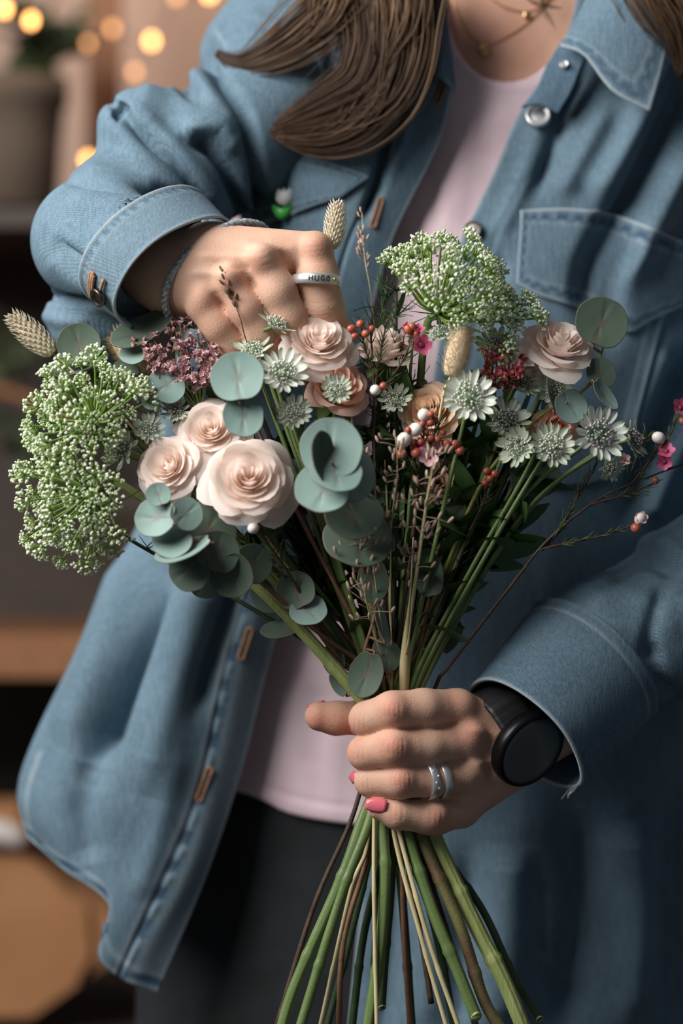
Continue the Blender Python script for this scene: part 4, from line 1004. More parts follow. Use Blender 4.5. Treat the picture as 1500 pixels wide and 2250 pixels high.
def flat_leaf(L, W, n=7, cup=.12, bend=.15, point=1.0, mat=None, name='leaf', tipdeep=0.0):
    V = []; D = []
    for s in (-1, -.5, 0, .5, 1):
        for i in range(n):
            t = i / (n - 1); w = W * (math.sin(math.pi * (0.04 + 0.96 * t)) ** 0.75 if point else math.sin(math.pi * t) ** .5)
            V.append((s * w, L * t, abs(s) ** 1.5 * w * cup + bend * L * t * t)); D.append(tipdeep * max(0, (t - .62) / .38) + (.35 * tipdeep if s == 0 and t < .8 else 0))
    return mesh_data(name, np.array(V) * K, grid_faces(5, n)[:, ::-1], mat, attrs={'deep': D})
SEPAL = flat_leaf(.62, .16, bend=-.25, mat=MAT['sepal'], name='sepal')
def bract_mesh(mat, bend, W):
    V = []; D = []; n = 8
    for s in (-1, -.45, 0, .45, 1):
        for i in range(n):
            t = i / (n - 1); w = W * (0.30 + 0.70 * math.sin(math.pi * min(1, t * .62 + .10)) ** 1.2) * (1 if t < .7 else math.sqrt(max(0, 1 - ((t - .7) / .305) ** 2)))
            V.append((s * w, .32 + .68 * t, bend * t + .05 * abs(s) + (.10 * t * t))); D.append(.75 * max(0, (t - .78) / .22) + .35 * max(0, .3 - t) + (.18 if abs(s) < .3 else 0))
    return mesh_data('bract', np.array(V) * K, grid_faces(5, n)[:, ::-1], mat, attrs={'deep': D})
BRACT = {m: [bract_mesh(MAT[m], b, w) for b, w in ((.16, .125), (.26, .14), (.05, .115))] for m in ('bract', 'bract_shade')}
OCT = np.array([(1, 0, 0), (-1, 0, 0), (0, 1, 0), (0, -1, 0), (0, 0, 1), (0, 0, -1)], float); OCF = [(0, 2, 4), (2, 1, 4), (1, 3, 4), (3, 0, 4), (2, 0, 5), (1, 2, 5), (3, 1, 5), (0, 3, 5)]
def pins_mesh(mat, seed):
    r_ = np.random.default_rng(seed); m = MB(); m.add(*ball((0, 0, .02), .20, 10, 6), 0.0)
    n = 95
    for i in range(n):
        z = 1 - 1.05 * (i + .5) / n; a = i * 2.39996; s = math.sqrt(max(0, 1 - z * z)); d = np.array([s * math.cos(a), s * math.sin(a), z * .72 + .1]); d /= np.linalg.norm(d)
        L = .42 + r_.normal(0, .035) + .05 * s; d = d + r_.normal(0, .07, 3)
        p = np.stack([d * .15, d * L]); m.tube(p, [.012, .010], 3, 0.1)
        bv, bf = ball(d * L, .042, 6, 4, (1, 1, 1.15)); m.add(bv, bf, .9 if r_.random() > .3 else .25)
    return mesh_data('pincushion', m.V() * K, m.f, mat, attrs={'deep': m.A()})
PINS = {m: [pins_mesh(MAT[m], s) for s in (1, 2)] for m in ('pins', 'pins_dark')}
def umbellet_mesh(seed, n=18):
    r_ = np.random.default_rng(seed); m = MB()
    for i in range(n):
        z = 1 - .80 * (i + .5) / n; a = i * 2.39996 + r_.normal(0, .15); s = math.sqrt(1 - z * z); d = np.array([s * math.cos(a), s * math.sin(a), z * .75])
        L = 1 + r_.normal(0, .06); e = d * L; p = crom(np.array([[0, 0, -.25], d * .5 + [0, 0, -.10], e]), 4); m.tube(p, .04, 3, 0.05)
        for k in range(3):
            o = r_.normal(0, .07, 3); bv, bf = ball(e + o, .098 + r_.random() * .035, 6, 4); m.add(bv, bf, .9 if r_.random() > .42 else .35)
    for i in range(7):
        a = i * .9; d = np.array([math.cos(a), math.sin(a), -.35]); m.tube(np.array([[0, 0, -.25], d * .45, d * .8 + [0, 0, .1]]), [.04, .03, .008], 3, 0.0)
    return mesh_data('umbellet', m.V() * K, m.f, MAT['lace'], attrs={'deep': m.A()})
UMB = [umbellet_mesh(s) for s in (1, 2, 3)]
def euca_mesh(mat, aspect, cup, seed, notch=.16):
    r_ = random.Random(seed); V = [(0, 0, -.035)]; D = [0]; F = []; n = 36; rings = (0.3, .62, .86, .97, 1.0)
    for k, rr in enumerate(rings):
        for j in range(n):
            a = 2 * math.pi * j / n; x, y = math.sin(a), -math.cos(a)                # j = 0 at the leaf base
            R_ = 1 - notch * math.exp(-(min(j, n - j) / 2.0) ** 2) + .018 * math.sin(3 * a + seed) + .012 * math.sin(7 * a + seed * 2)
            px_, py_ = x * R_ * rr * aspect, y * R_ * rr + .02
            V.append((px_, py_, cup * rr * rr + .05 * math.sin(2 * a + seed) * rr ** 2 - .035 * math.exp(-(px_ / .06) ** 2) * (1 if abs(px_) < .2 else 0) * (rr < .95))); D.append(.8 if rr > .98 else 0.0)
    for j in range(n): F.append((0, 1 + j, 1 + (j + 1) % n))
    for k in range(len(rings) - 1):
        for j in range(n): a = 1 + k * n; F.append((a + j, a + n + j, a + n + (j + 1) % n, a + (j + 1) % n))
    for j, d in enumerate(D):
        pass
    V = np.array(V); D = np.array(D); D = np.maximum(D, .55 * np.exp(-(V[:, 0] / .035) ** 2) * (V[:, 1] < .55))
    return mesh_data('leaf', V * K, F, mat, attrs={'deep': D})
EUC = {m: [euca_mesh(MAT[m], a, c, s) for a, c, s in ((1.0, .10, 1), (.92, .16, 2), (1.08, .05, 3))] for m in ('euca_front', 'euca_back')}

# ------------------------------------------------------------------ stems: every stem runs from its head through the fist to a cut end
GRIP = (862, 1650, 42)
ENDS = {
 'a': ([(772, 1800, 40), (690, 1990, 30), (603, 2270, 20)], 6.5, 'stem_brown'), 'b': ([(800, 1790, 12), (752, 1925, -10), (650, 2160, -30), (612, 2280, -40)], 12, 'stem_green'),
 'c': ([(812, 1800, 2), (748, 1970, -20), (655, 2270, -40)], 11, 'stem_green'), 'd': ([(808, 1850, 50), (770, 1960, 30), (700, 2270, 20)], 5, 'stem_cream'),
 'e': ([(815, 1850, 60), (756, 2060, 50), (744, 2270, 40)], 7, 'stem_red'), 'f': ([(822, 1800, -12), (822, 2000, -40), (828, 2270, -60)], 4.6, 'stem_cream'),
 'g': ([(842, 1800, 0), (846, 1920, -20), (835, 2080, -30), (806, 2270, -40)], 12, 'stem_green'), 'h': ([(862, 1800, 10), (858, 1960, 5), (846, 2100, 0), (838, 2215, 0)], 9, 'stem_dark'),
 'i': ([(880, 1830, 50), (888, 2050, 50), (902, 2270, 50)], 7, 'stem_brown'), 'j': ([(872, 1810, -8), (940, 2060, -50), (1012, 2270, -60)], 5.4, 'stem_cream'),
 'k': ([(862, 1810, -5), (925, 2060, -45), (985, 2270, -55)], 5, 'stem_cream'), 'l': ([(890, 1850, 15), (928, 2080, 5), (947, 2205, 0)], 7, 'stem_yellow'),
 'm': ([(894, 1830, 2), (950, 2000, -30), (1000, 2120, -45), (1046, 2235, -55)], 13, 'stem_green'), 'n': ([(926, 1840, 10), (1010, 2035, -20), (1060, 2190, -30), (1105, 2270, -35)], 13, 'stem_red'),
 'o': ([(952, 1835, 25), (1050, 2045, 5), (1102, 2145, -10), (1154, 2270, -15)], 16.5, 'stem_lime'), 'p': ([(960, 1850, 60), (1060, 2000, 60), (1130, 2150, 60), (1185, 2240, 60)], 9, 'stem_dark'),
 'q': ([(850, 1830, 70), (800, 2050, 90), (772, 2270, 110)], 9, 'stem_dark'), 'r': ([(900, 1840, 70), (960, 2060, 80), (1000, 2270, 90)], 9, 'stem_dark'),
 's': ([(872, 1830, 80), (890, 2060, 100), (905, 2270, 110)], 10, 'stem_dark'), 't': ([(915, 1840, 75), (985, 2060, 90), (1050, 2270, 100)], 8, 'stem_brown'), 'u': ([(835, 1830, 75), (826, 2060, 95), (815, 2270, 110)], 9, 'stem_green'),
 'v': ([(825, 1830, 85), (770, 2060, 100), (715, 2270, 120)], 8, 'stem_dark')}
OWN = dict(a='waxflower_branch', b='rose', c='rose', d='bunny_tail_grass', e='eucalyptus_branch', f='dried_grass_spike', g='lace_flower', h='rose', i='eucalyptus_branch', j='dried_grass_spike', k='bunny_tail_grass', l='waxflower_branch',
           m='lace_flower', n='rose', o='lace_flower', p='rose', q='rose', r='rose', s='rose', t='rose', u='rose', v='rose')
TAKEN = {}
def end_of(key, root):
    """the stem's lower end: one owner per long cut stem, all others are shorter and end inside the fist"""
    e, r, m = ENDS[key]; base = root.name.split('.')[0]
    if OWN[key] == base and TAKEN.setdefault(key, root.name) == root.name: return e, r, m
    return [(GRIP[0] + R.uniform(-34, 40), R.uniform(1735, 1775), GRIP[2] + R.uniform(-22, 30))], min(r, 6.0), m
def stem_points(head, fdir, e, waist=None, via=None):
    """unit-space polyline from the head, leaving against its facing, through the grip and on to the cut end"""
    head = np.asarray(head, float); e = U(np.array(e, float)); g = U(np.array(GRIP, float))
    hp = head - g; sx = np.clip(hp[0] * .17, -62, 70); sy = np.clip(hp[1] * .12, -26, 40)
    neck = head - np.asarray(fdir) * 70
    w1 = U([GRIP[0], 1500., GRIP[2]]) + [sx, sy + 10, 0] if waist is None else U(np.array(waist, float))
    w2 = (w1 + e[0]) / 2; w2[2] = U([0., 1650, 0])[2]
    w2[0] = np.clip(w2[0], g[0] - 48, g[0] + 48)
    mid = neck * .45 + w1 * .55 + np.array([0, 6, 10]) if via is None else U(np.array(via, float))
    return np.concatenate([[head], [neck], [mid], [w1], [w2], e])
STEM_RIDGE = {'stem_lime': (9, .07), 'stem_green': (6, .03)}
def stem(root, head, fdir, key, top_r=None, waist=None, via=None, mat=None, name='stem'):
    e, r, m = end_of(key, root); pts = stem_points(head, fdir, e, waist, via); mat = mat or m
    n = 170 if len(e) > 1 else 40; p = crom(pts, 400); L_ = np.concatenate([[0], np.cumsum(np.linalg.norm(np.diff(p, axis=0), axis=1))]); s_ = np.linspace(0, L_[-1], n); p = np.stack([np.interp(s_, L_, p[:, k]) for k in range(3)], 1); t = s_ / L_[-1]; r0 = top_r if top_r else r * .5
    rad = r0 + (r - r0) * np.clip(t * 1.5, 0, 1)
    if len(e) > 1:
        for nd in (R.uniform(130, 190), R.uniform(300, 380)):      # leaf nodes, measured up from the cut end
            u_ = L_[-1] - s_ - nd; rad = rad * (1 + .20 * np.exp(-(u_ / 7) ** 2) + .06 * np.exp(-((u_ + 14) / 14) ** 2))
    seg = 36 if (r > 11 and len(e) > 1) else 9; v, f = tube(p, rad, seg)
    if mat in STEM_RIDGE:
        k_, a_ = STEM_RIDGE[mat]; rr = np.tile(1 + a_ *  np.cos(np.arange(seg) * 2 * math.pi / seg * k_), n); c = np.repeat(p, seg, 0); v = c + (v - c) * rr[:, None]
    o = mk(name, v, f[:-1], MAT[mat], root)
    # slanting cut end
    d = p[-1] - p[-2]; d /= np.linalg.norm(d); cut = d + np.array([.2, -.8, -.1]); cut /= np.linalg.norm(cut)
    M = frame(p[-1] + d * 1.0, cut, d); a = np.arange(14) * 2 * math.pi / 14; q = np.stack([np.cos(a) * r, np.sin(a) * r * 1.5, 0 * a], 1)
    q = np.concatenate([q, q * .98 + [0, 0, -4]]); fc = [tuple(range(14))] + [(i, 14 + i, 14 + (i + 1) % 14, (i + 1) % 14) for i in range(14)]
    mk('cut_end', q @ M[:3, :3].T + M[:3, 3], fc, MAT['pith'], root)
    return p
def vec(f): f = np.array([f[0], -f[2], f[1]], float); return f / np.linalg.norm(f)   # (right, up, towards camera) -> unit space
def rose(c, r, f, style, matn, key, label, roll=0.0, leaves=1, group='roses in the bouquet', n=NP):
    c = U(np.array(c, float)); f = vec(f); root = empty('rose', ENDS_BASE(key), label, 'rose', group)
    ms = rose_meshes(style, matn)
    for i in range(NP):
        M = frame(c, f, (0, 0, 1), roll + i * 2.39996 + R.uniform(-.12, .12)); place('petal', ms[i], M, root, r * R.uniform(.97, 1.03))
    for k in range(5):
        a = k * 1.2566; M = frame(c - f * r * .5, f, (0, 0, 1), a); X = M.copy(); X[:3, 3] += M[:3, 1] * r * .08
        place('sepal', SEPAL, X, root, r)
    m = MB(); m.tube(np.stack([c - f * r * .46, c - f * r * .58, c - f * r * .74, c - f * r * .86]), [r * .13, r * .17, r * .12, r * .07], 10); mk('rose_hip', m.V(), m.f, MAT['sepal'], root)
    stem(root, c - f * r * .84, f, key, max(5, r * .07))
    return root
def ENDS_BASE(key): return U(np.array(ENDS[key][0][-1], float))
def astrantia(c, r, f, key, label, shade=False, roll=0.0, nb=17, dark=False, via=None):
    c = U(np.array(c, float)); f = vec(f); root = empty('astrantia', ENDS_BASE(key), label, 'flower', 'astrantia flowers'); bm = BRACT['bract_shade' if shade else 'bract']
    for i in range(nb):
        M = frame(c, f, (0, 0, 1), roll + i * 2 * math.pi / nb + R.uniform(-.07, .07)); tl = R.uniform(-.12, .14); Rm = np.eye(4); Rm[1, 1] = Rm[2, 2] = math.cos(tl); Rm[2, 1] = math.sin(tl); Rm[1, 2] = -math.sin(tl)
        place('bract', bm[i % 3], M @ Rm, root, r * R.uniform(.93, 1.06))
    place('pincushion', PINS['pins_dark' if dark else 'pins'][R.randint(0, 1)], frame(c, f, (0, 0, 1), R.random() * 6), root, r * 1.12)
    stem(root, c - f * r * .02, f, key, 4.5, via=via, mat='stem_green')
    return root
def umbel(hub, axis, L, half, n, ur, key, label, squash=1.0, via=None, waist=None, extra=(), lenvar=.12, dirs=None):
    hub = U(np.array(hub, float)); ax = vec(axis); root = empty('lace_flower', ENDS_BASE(key), label, 'flower', 'green white lace flowers')
    M0 = frame(hub, ax); pts = []
    for i in range(n):
        th = half * math.sqrt((i + .6) / n); a = i * 2.39996; d = M0[:3, :3] @ np.array([math.sin(th) * math.cos(a), math.sin(th) * math.sin(a), math.cos(th)])
        pts.append((hub + d * L * (1 - .15 * (th / half) ** 2) * R.uniform(1 - lenvar, 1 + lenvar), d))
    for e in extra:
        p = U(np.array(e, float)); d = p - hub; pts.append((p, d / np.linalg.norm(d)))
    for p, d in pts:
        mid = hub + (p - hub) * .5 + ax * np.linalg.norm(p - hub) * -.06 + d * 4; path = crom(np.array([hub, mid, p - d * ur * .2]), 9)
        m = MB(); m.tube(path, np.linspace(3.6, 2.2, 9), 6); mk('ray', m.V(), m.f, MAT['lace_ray'], root)
        up = d + .55 * ax + np.array([R.uniform(-.3, .3), R.uniform(-.3, .3), R.uniform(-.3, .3)]); place('umbellet', UMB[R.randint(0, 2)], frame(p, up, (R.uniform(-1, 1), R.uniform(-1, 1), 1), R.random() * 6), root, ur * R.uniform(.7, 1.2))
    m = MB()
    for k in range(9):                                              # thread-like bracts below the rays
        a = k * .7; d = M0[:3, :3] @ np.array([math.cos(a), math.sin(a), .1]); q = crom(np.array([hub, hub + d * 34 - ax * 10, hub + d * 70 + ax * R.uniform(-30, 10)]), 7); m.tube(q, np.linspace(2, .7, 7), 4)
    mk('bracts', m.V(), m.f, MAT['feather_leaf'], root)
    stem(root, hub, ax, key, 8, via=via, waist=waist)
    return root
def leaf_at(root, c, r, nrm, base, mat='euca_front', k=0, asp=1.0):
    """round leaf: centre on the photo, radius, facing (right, up, towards), direction from centre to its stalk"""
    M = frame(U(np.array(c, float)), vec(nrm), -vec((base[0], base[1], base[2] if len(base) > 2 else 0)))
    o = place('leaf', EUC[mat][k % 3], M, root, r); s = o.modifiers.new('thickness', 'SOLIDIFY'); s.thickness = .035 * K; s.offset = 0
    if asp != 1.0: o.scale[0] *= asp
    return M
def euca(twig, leaves, key, label, waist=None, rad=5, twigmat='euca_twig'):
    """eucalyptus branch: twig points from tip down (photo + depth), leaves as leaf_at arguments"""
    tp = U(np.array(twig, float)); root = empty('eucalyptus_branch', ENDS_BASE(key), label, 'eucalyptus', 'eucalyptus branches'); e, r, m = end_of(key, root); e = U(np.array(e, float)); g = U(np.array(GRIP, float))
    w1 = U([GRIP[0] + np.clip((twig[-1][0] - GRIP[0]) * .17, -60, 66), 1500., GRIP[2] + 10]) if waist is None else U(np.array(waist, float))
    w2 = (w1 + e[0]) / 2; w2[2] = U([0., 1650, 0])[2]; w2[0] = np.clip(w2[0], g[0] - 48, g[0] + 48)
    path = np.concatenate([tp, [w1, w2], e]); p = crom(path, 60); v, f = tube(p, np.concatenate([np.linspace(2.5, rad, 30), np.linspace(rad, r, 30)]), 9); mk('twig', v, f, MAT[twigmat], root)
    P = PX(p)
    for L in leaves:
        M = leaf_at(root, *L); base = M[:3, 3] - M[:3, 1] * L[1] * .95
        k = np.argmin(((p - base) ** 2).sum(1)); q = np.stack([base + M[:3, 1] * L[1] * .2, base, p[k]])
        if np.linalg.norm(base - p[k]) < 160: vv_, ff_ = tube(crom(q, 7), np.linspace(2.2, 3, 7), 6); mk('leaf_stalk', vv_, ff_, MAT['euca_twig'], root)
    return root
# ------------------------------------------------------------------ the bouquet: roses
rose((700, 742, -60), 84, (.12, .62, .78), 'open', 'petal_blush', 'h', 'large blush rose in the top middle, just below the fingers')
rose((840, 760, 0), 86, (.05, .9, .42), 'cup', 'petal_blush', 'u', 'cup-shaped blush rose behind the red buds, right of the top rose', .7)
rose((742, 848, -50), 92, (.25, .5, .83), 'cup', 'petal_salmon', 's', 'salmon pink rose with a small astrantia lying in front of it', 1.3)
rose((462, 940, -70), 80, (-.1, .42, .9), 'open', 'petal_blush', 'p', 'blush rose half covered by the two round eucalyptus leaves', 2.0)
rose((366, 1022, -90), 80, (-.35, .3, .88), 'open', 'petal_blush', 'n', 'leftmost pale blush rose beside the lace flower', .3)
rose((546, 1046, -150), 104, (.02, .38, .92), 'open', 'petal_blush', 'r', 'largest blush rose, low in the front of the bouquet', 1.1)
rose((1232, 748, 0), 88, (.22, .72, .66), 'open', 'petal_blush', 'b', 'fully open blush rose at the right edge under a round leaf', 2.5)
rose((944, 905, 0), 98, (-.25, .35, .9), 'cup', 'petal_apricot', 'c', 'apricot rose behind the white and red waxflower buds', .4)
rose((585, 712, 20), 62, (-.1, .8, .6), 'open', 'petal_blush', 'q', 'blush rose tucked against the fingers behind the top rose', 1.9)
rose((520, 784, 0), 60, (-.3, .75, .6), 'open', 'petal_blush', 't', 'blush rose showing only its rim left of the top rose', .9)
rose((1226, 940, 30), 74, (.35, .15, .9), 'cup', 'petal_salmon', 'v', 'small blush rose behind the row of right-hand astrantias', 3.0)
rose((1150, 810, 60), 74, (.2, .5, .85), 'cup', 'petal_blush', 'g', 'pale rose in shade below the open right-hand rose', 1.0)
rose((960, 1060, 60), 74, (.0, .1, .99), 'cup', 'petal_apricot', 'e', 'shaded apricot rose deep in the bouquet below the bud cluster', 2.2)
# ------------------------------------------------------------------ astrantias
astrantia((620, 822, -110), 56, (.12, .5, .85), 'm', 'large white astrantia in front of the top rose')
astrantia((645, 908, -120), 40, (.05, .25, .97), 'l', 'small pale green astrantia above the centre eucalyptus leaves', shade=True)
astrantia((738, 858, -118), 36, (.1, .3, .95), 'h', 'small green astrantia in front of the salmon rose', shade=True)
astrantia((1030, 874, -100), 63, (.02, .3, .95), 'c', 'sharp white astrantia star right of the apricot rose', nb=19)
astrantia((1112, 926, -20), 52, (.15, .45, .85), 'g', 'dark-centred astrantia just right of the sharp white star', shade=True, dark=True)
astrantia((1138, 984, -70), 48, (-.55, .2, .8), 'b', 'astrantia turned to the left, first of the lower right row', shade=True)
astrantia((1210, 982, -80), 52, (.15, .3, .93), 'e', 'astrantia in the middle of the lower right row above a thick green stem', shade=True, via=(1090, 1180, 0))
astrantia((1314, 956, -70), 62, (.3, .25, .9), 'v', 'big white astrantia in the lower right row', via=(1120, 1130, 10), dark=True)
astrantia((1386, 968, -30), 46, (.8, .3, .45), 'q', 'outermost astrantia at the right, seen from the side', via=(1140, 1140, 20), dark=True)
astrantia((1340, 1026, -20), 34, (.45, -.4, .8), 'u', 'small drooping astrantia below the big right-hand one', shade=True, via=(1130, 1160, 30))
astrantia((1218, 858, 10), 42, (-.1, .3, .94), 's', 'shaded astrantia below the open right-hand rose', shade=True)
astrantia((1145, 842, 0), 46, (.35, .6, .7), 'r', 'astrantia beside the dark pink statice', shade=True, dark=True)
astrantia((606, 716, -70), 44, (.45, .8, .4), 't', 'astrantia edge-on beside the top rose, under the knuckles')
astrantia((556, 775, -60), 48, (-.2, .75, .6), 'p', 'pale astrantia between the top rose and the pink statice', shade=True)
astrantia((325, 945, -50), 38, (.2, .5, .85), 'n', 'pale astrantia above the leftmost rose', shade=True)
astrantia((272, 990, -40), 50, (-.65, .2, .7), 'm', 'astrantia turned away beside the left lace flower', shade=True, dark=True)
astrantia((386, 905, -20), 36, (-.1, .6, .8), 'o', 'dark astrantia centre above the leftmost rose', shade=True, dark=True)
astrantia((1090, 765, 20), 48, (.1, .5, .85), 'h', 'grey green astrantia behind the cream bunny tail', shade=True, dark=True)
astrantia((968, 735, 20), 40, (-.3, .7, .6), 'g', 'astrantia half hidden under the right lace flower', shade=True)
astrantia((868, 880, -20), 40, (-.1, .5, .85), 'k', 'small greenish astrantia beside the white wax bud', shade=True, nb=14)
# ------------------------------------------------------------------ lace flowers
umbel((205, 925, -20), (-.30, .72, .6), 132, 1.5, 42, 27, 'm', 'upper left lace flower with pale green umbels', extra=[(318, 850, -40), (330, 880, -30), (255, 960, -60), (240, 1000, -50), (110, 925, 0)], via=(420, 1080, 40), lenvar=.26)
umbel((205, 1082, 0), (-.72, -.30, .62), 150, 1.42, 46, 27, 'o', 'lower left lace flower drooping over the edge', extra=[(206, 1145, -60), (195, 1062, -70), (60, 1185, 0)], via=(560, 1285, -30), waist=(812, 1555, 10), lenvar=.26)
umbel((962, 690, 10), (.42, .80, .42), 165, 1.2, 42, 27, 'g', 'right lace flower rising behind the cream bunny tail', extra=[(1086, 590, 30), (1150, 655, 0), (1172, 690, -20), (1110, 770, -40), (860, 560, 20), (850, 575, -10), (905, 556, 10), (1108, 640, 0), (1070, 640, -20), (1185, 700, -10), (1165, 665, 10), (1130, 705, -30), (1100, 700, -40), (1060, 700, -40), (1020, 680, -60), (1030, 640, -30), (1130, 680, 0), (1000, 720, -60), (1118, 740, -30)])
# ------------------------------------------------------------------ eucalyptus
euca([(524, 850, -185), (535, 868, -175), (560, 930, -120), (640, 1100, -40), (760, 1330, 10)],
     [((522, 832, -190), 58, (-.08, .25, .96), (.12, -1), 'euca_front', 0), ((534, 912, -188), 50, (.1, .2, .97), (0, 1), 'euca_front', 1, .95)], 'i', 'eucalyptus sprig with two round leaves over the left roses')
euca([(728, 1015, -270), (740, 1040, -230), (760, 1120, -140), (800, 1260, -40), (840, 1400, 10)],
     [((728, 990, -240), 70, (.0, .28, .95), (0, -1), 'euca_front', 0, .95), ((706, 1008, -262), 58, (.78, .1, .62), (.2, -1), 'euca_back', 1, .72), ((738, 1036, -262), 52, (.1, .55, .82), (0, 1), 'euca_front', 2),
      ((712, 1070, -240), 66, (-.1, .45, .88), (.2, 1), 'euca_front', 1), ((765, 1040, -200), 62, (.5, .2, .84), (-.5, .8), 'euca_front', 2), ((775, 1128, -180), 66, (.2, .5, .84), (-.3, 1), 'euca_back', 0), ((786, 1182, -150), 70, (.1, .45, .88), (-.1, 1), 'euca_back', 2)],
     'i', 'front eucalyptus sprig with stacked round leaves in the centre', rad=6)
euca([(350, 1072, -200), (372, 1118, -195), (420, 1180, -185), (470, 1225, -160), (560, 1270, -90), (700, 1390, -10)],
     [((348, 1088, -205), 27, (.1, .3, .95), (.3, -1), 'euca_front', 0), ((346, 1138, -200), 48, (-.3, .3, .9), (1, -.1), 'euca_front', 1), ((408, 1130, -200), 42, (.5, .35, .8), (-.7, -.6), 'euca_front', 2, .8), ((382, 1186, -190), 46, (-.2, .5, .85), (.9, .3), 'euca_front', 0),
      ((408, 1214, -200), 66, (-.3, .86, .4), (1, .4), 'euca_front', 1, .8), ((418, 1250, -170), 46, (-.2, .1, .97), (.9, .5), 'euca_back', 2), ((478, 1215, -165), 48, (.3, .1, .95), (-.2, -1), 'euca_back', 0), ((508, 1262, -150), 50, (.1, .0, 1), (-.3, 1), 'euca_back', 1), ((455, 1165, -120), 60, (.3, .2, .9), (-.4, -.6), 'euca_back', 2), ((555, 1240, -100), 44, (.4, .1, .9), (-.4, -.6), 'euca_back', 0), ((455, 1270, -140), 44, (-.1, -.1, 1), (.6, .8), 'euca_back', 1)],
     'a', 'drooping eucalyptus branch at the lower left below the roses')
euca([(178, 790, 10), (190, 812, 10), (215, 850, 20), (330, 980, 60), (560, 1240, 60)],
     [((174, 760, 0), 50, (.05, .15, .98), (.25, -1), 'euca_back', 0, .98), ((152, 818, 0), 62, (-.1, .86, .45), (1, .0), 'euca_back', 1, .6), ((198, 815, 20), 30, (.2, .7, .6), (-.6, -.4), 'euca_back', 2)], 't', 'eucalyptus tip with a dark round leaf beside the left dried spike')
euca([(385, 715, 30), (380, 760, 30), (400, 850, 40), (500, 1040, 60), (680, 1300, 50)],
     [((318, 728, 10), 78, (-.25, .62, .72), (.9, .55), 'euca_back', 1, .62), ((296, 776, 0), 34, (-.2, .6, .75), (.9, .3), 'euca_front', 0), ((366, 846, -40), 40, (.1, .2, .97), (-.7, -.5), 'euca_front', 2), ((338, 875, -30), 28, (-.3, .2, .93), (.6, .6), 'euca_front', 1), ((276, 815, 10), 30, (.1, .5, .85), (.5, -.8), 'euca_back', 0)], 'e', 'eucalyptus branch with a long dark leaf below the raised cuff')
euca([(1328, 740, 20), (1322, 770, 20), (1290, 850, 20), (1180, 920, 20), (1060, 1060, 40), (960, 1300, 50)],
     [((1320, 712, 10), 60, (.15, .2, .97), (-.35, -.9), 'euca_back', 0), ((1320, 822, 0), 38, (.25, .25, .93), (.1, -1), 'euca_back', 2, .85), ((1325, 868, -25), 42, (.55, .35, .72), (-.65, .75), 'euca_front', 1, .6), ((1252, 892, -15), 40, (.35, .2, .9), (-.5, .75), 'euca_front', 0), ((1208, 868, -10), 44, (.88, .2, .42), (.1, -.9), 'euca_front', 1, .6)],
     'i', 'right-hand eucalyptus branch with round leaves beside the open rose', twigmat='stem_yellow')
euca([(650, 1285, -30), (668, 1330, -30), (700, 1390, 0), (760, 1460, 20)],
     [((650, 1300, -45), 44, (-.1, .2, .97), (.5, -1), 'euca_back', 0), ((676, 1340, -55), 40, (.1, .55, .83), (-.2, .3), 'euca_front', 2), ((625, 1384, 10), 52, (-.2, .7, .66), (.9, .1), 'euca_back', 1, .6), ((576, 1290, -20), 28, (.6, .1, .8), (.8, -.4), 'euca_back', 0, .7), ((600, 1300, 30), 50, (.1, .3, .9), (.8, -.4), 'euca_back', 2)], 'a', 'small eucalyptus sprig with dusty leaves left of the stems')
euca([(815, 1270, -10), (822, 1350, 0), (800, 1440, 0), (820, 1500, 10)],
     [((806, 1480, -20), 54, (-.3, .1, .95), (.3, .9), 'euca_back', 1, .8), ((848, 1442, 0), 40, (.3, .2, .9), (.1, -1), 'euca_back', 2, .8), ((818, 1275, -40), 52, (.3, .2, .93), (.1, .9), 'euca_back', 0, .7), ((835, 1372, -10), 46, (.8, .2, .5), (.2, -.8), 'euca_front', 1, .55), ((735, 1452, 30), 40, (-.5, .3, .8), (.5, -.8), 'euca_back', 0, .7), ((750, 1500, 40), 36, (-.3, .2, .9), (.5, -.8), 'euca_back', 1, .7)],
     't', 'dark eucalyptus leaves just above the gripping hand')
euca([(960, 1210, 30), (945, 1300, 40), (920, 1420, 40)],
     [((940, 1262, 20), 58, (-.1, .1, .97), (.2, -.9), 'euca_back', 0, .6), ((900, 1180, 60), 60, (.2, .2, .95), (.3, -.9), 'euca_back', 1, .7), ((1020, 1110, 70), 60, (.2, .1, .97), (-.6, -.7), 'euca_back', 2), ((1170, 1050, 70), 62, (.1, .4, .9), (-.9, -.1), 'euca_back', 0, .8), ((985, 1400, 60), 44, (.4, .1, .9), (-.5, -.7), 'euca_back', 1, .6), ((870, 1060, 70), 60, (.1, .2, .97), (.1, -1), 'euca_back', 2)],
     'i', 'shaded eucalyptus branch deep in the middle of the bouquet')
# ------------------------------------------------------------------ statice, waxflower, dried grasses, greenery
def floret_mesh(mat):
    V = [(0, 0, -.9)]; D = [1.0]; F = []; n = 10
    for k, (r, z, d) in enumerate(((.22, -.5, .8), (.34, 0, .35), (.8, .42, 0.0))):
        for j in range(n):
            a = 2 * math.pi * j / n; rr = r * (1 + (.22 if k == 2 else 0) * (1 if j % 2 else -1)); V.append((rr * math.cos(a), rr * math.sin(a), z + (.12 if k == 2 and j % 2 else 0))); D.append(d)
    for j in range(n): F.append((0, 1 + (j + 1) % n, 1 + j))
    for k in range(2):
        for j in range(n): a = 1 + k * n; F.append((a + j, a + (j + 1) % n, a + n + (j + 1) % n, a + n + j))
    L = len(V); V.append((0, 0, .1)); D.append(.2)
    for j in range(n): F.append((1 + n + j, 1 + n + (j + 1) % n, L))
    return mesh_data('floret', np.array(V) * K, F, mat, attrs={'deep': D})
FLO = {m: floret_mesh(MAT[m]) for m in ('statice', 'statice_hot')}
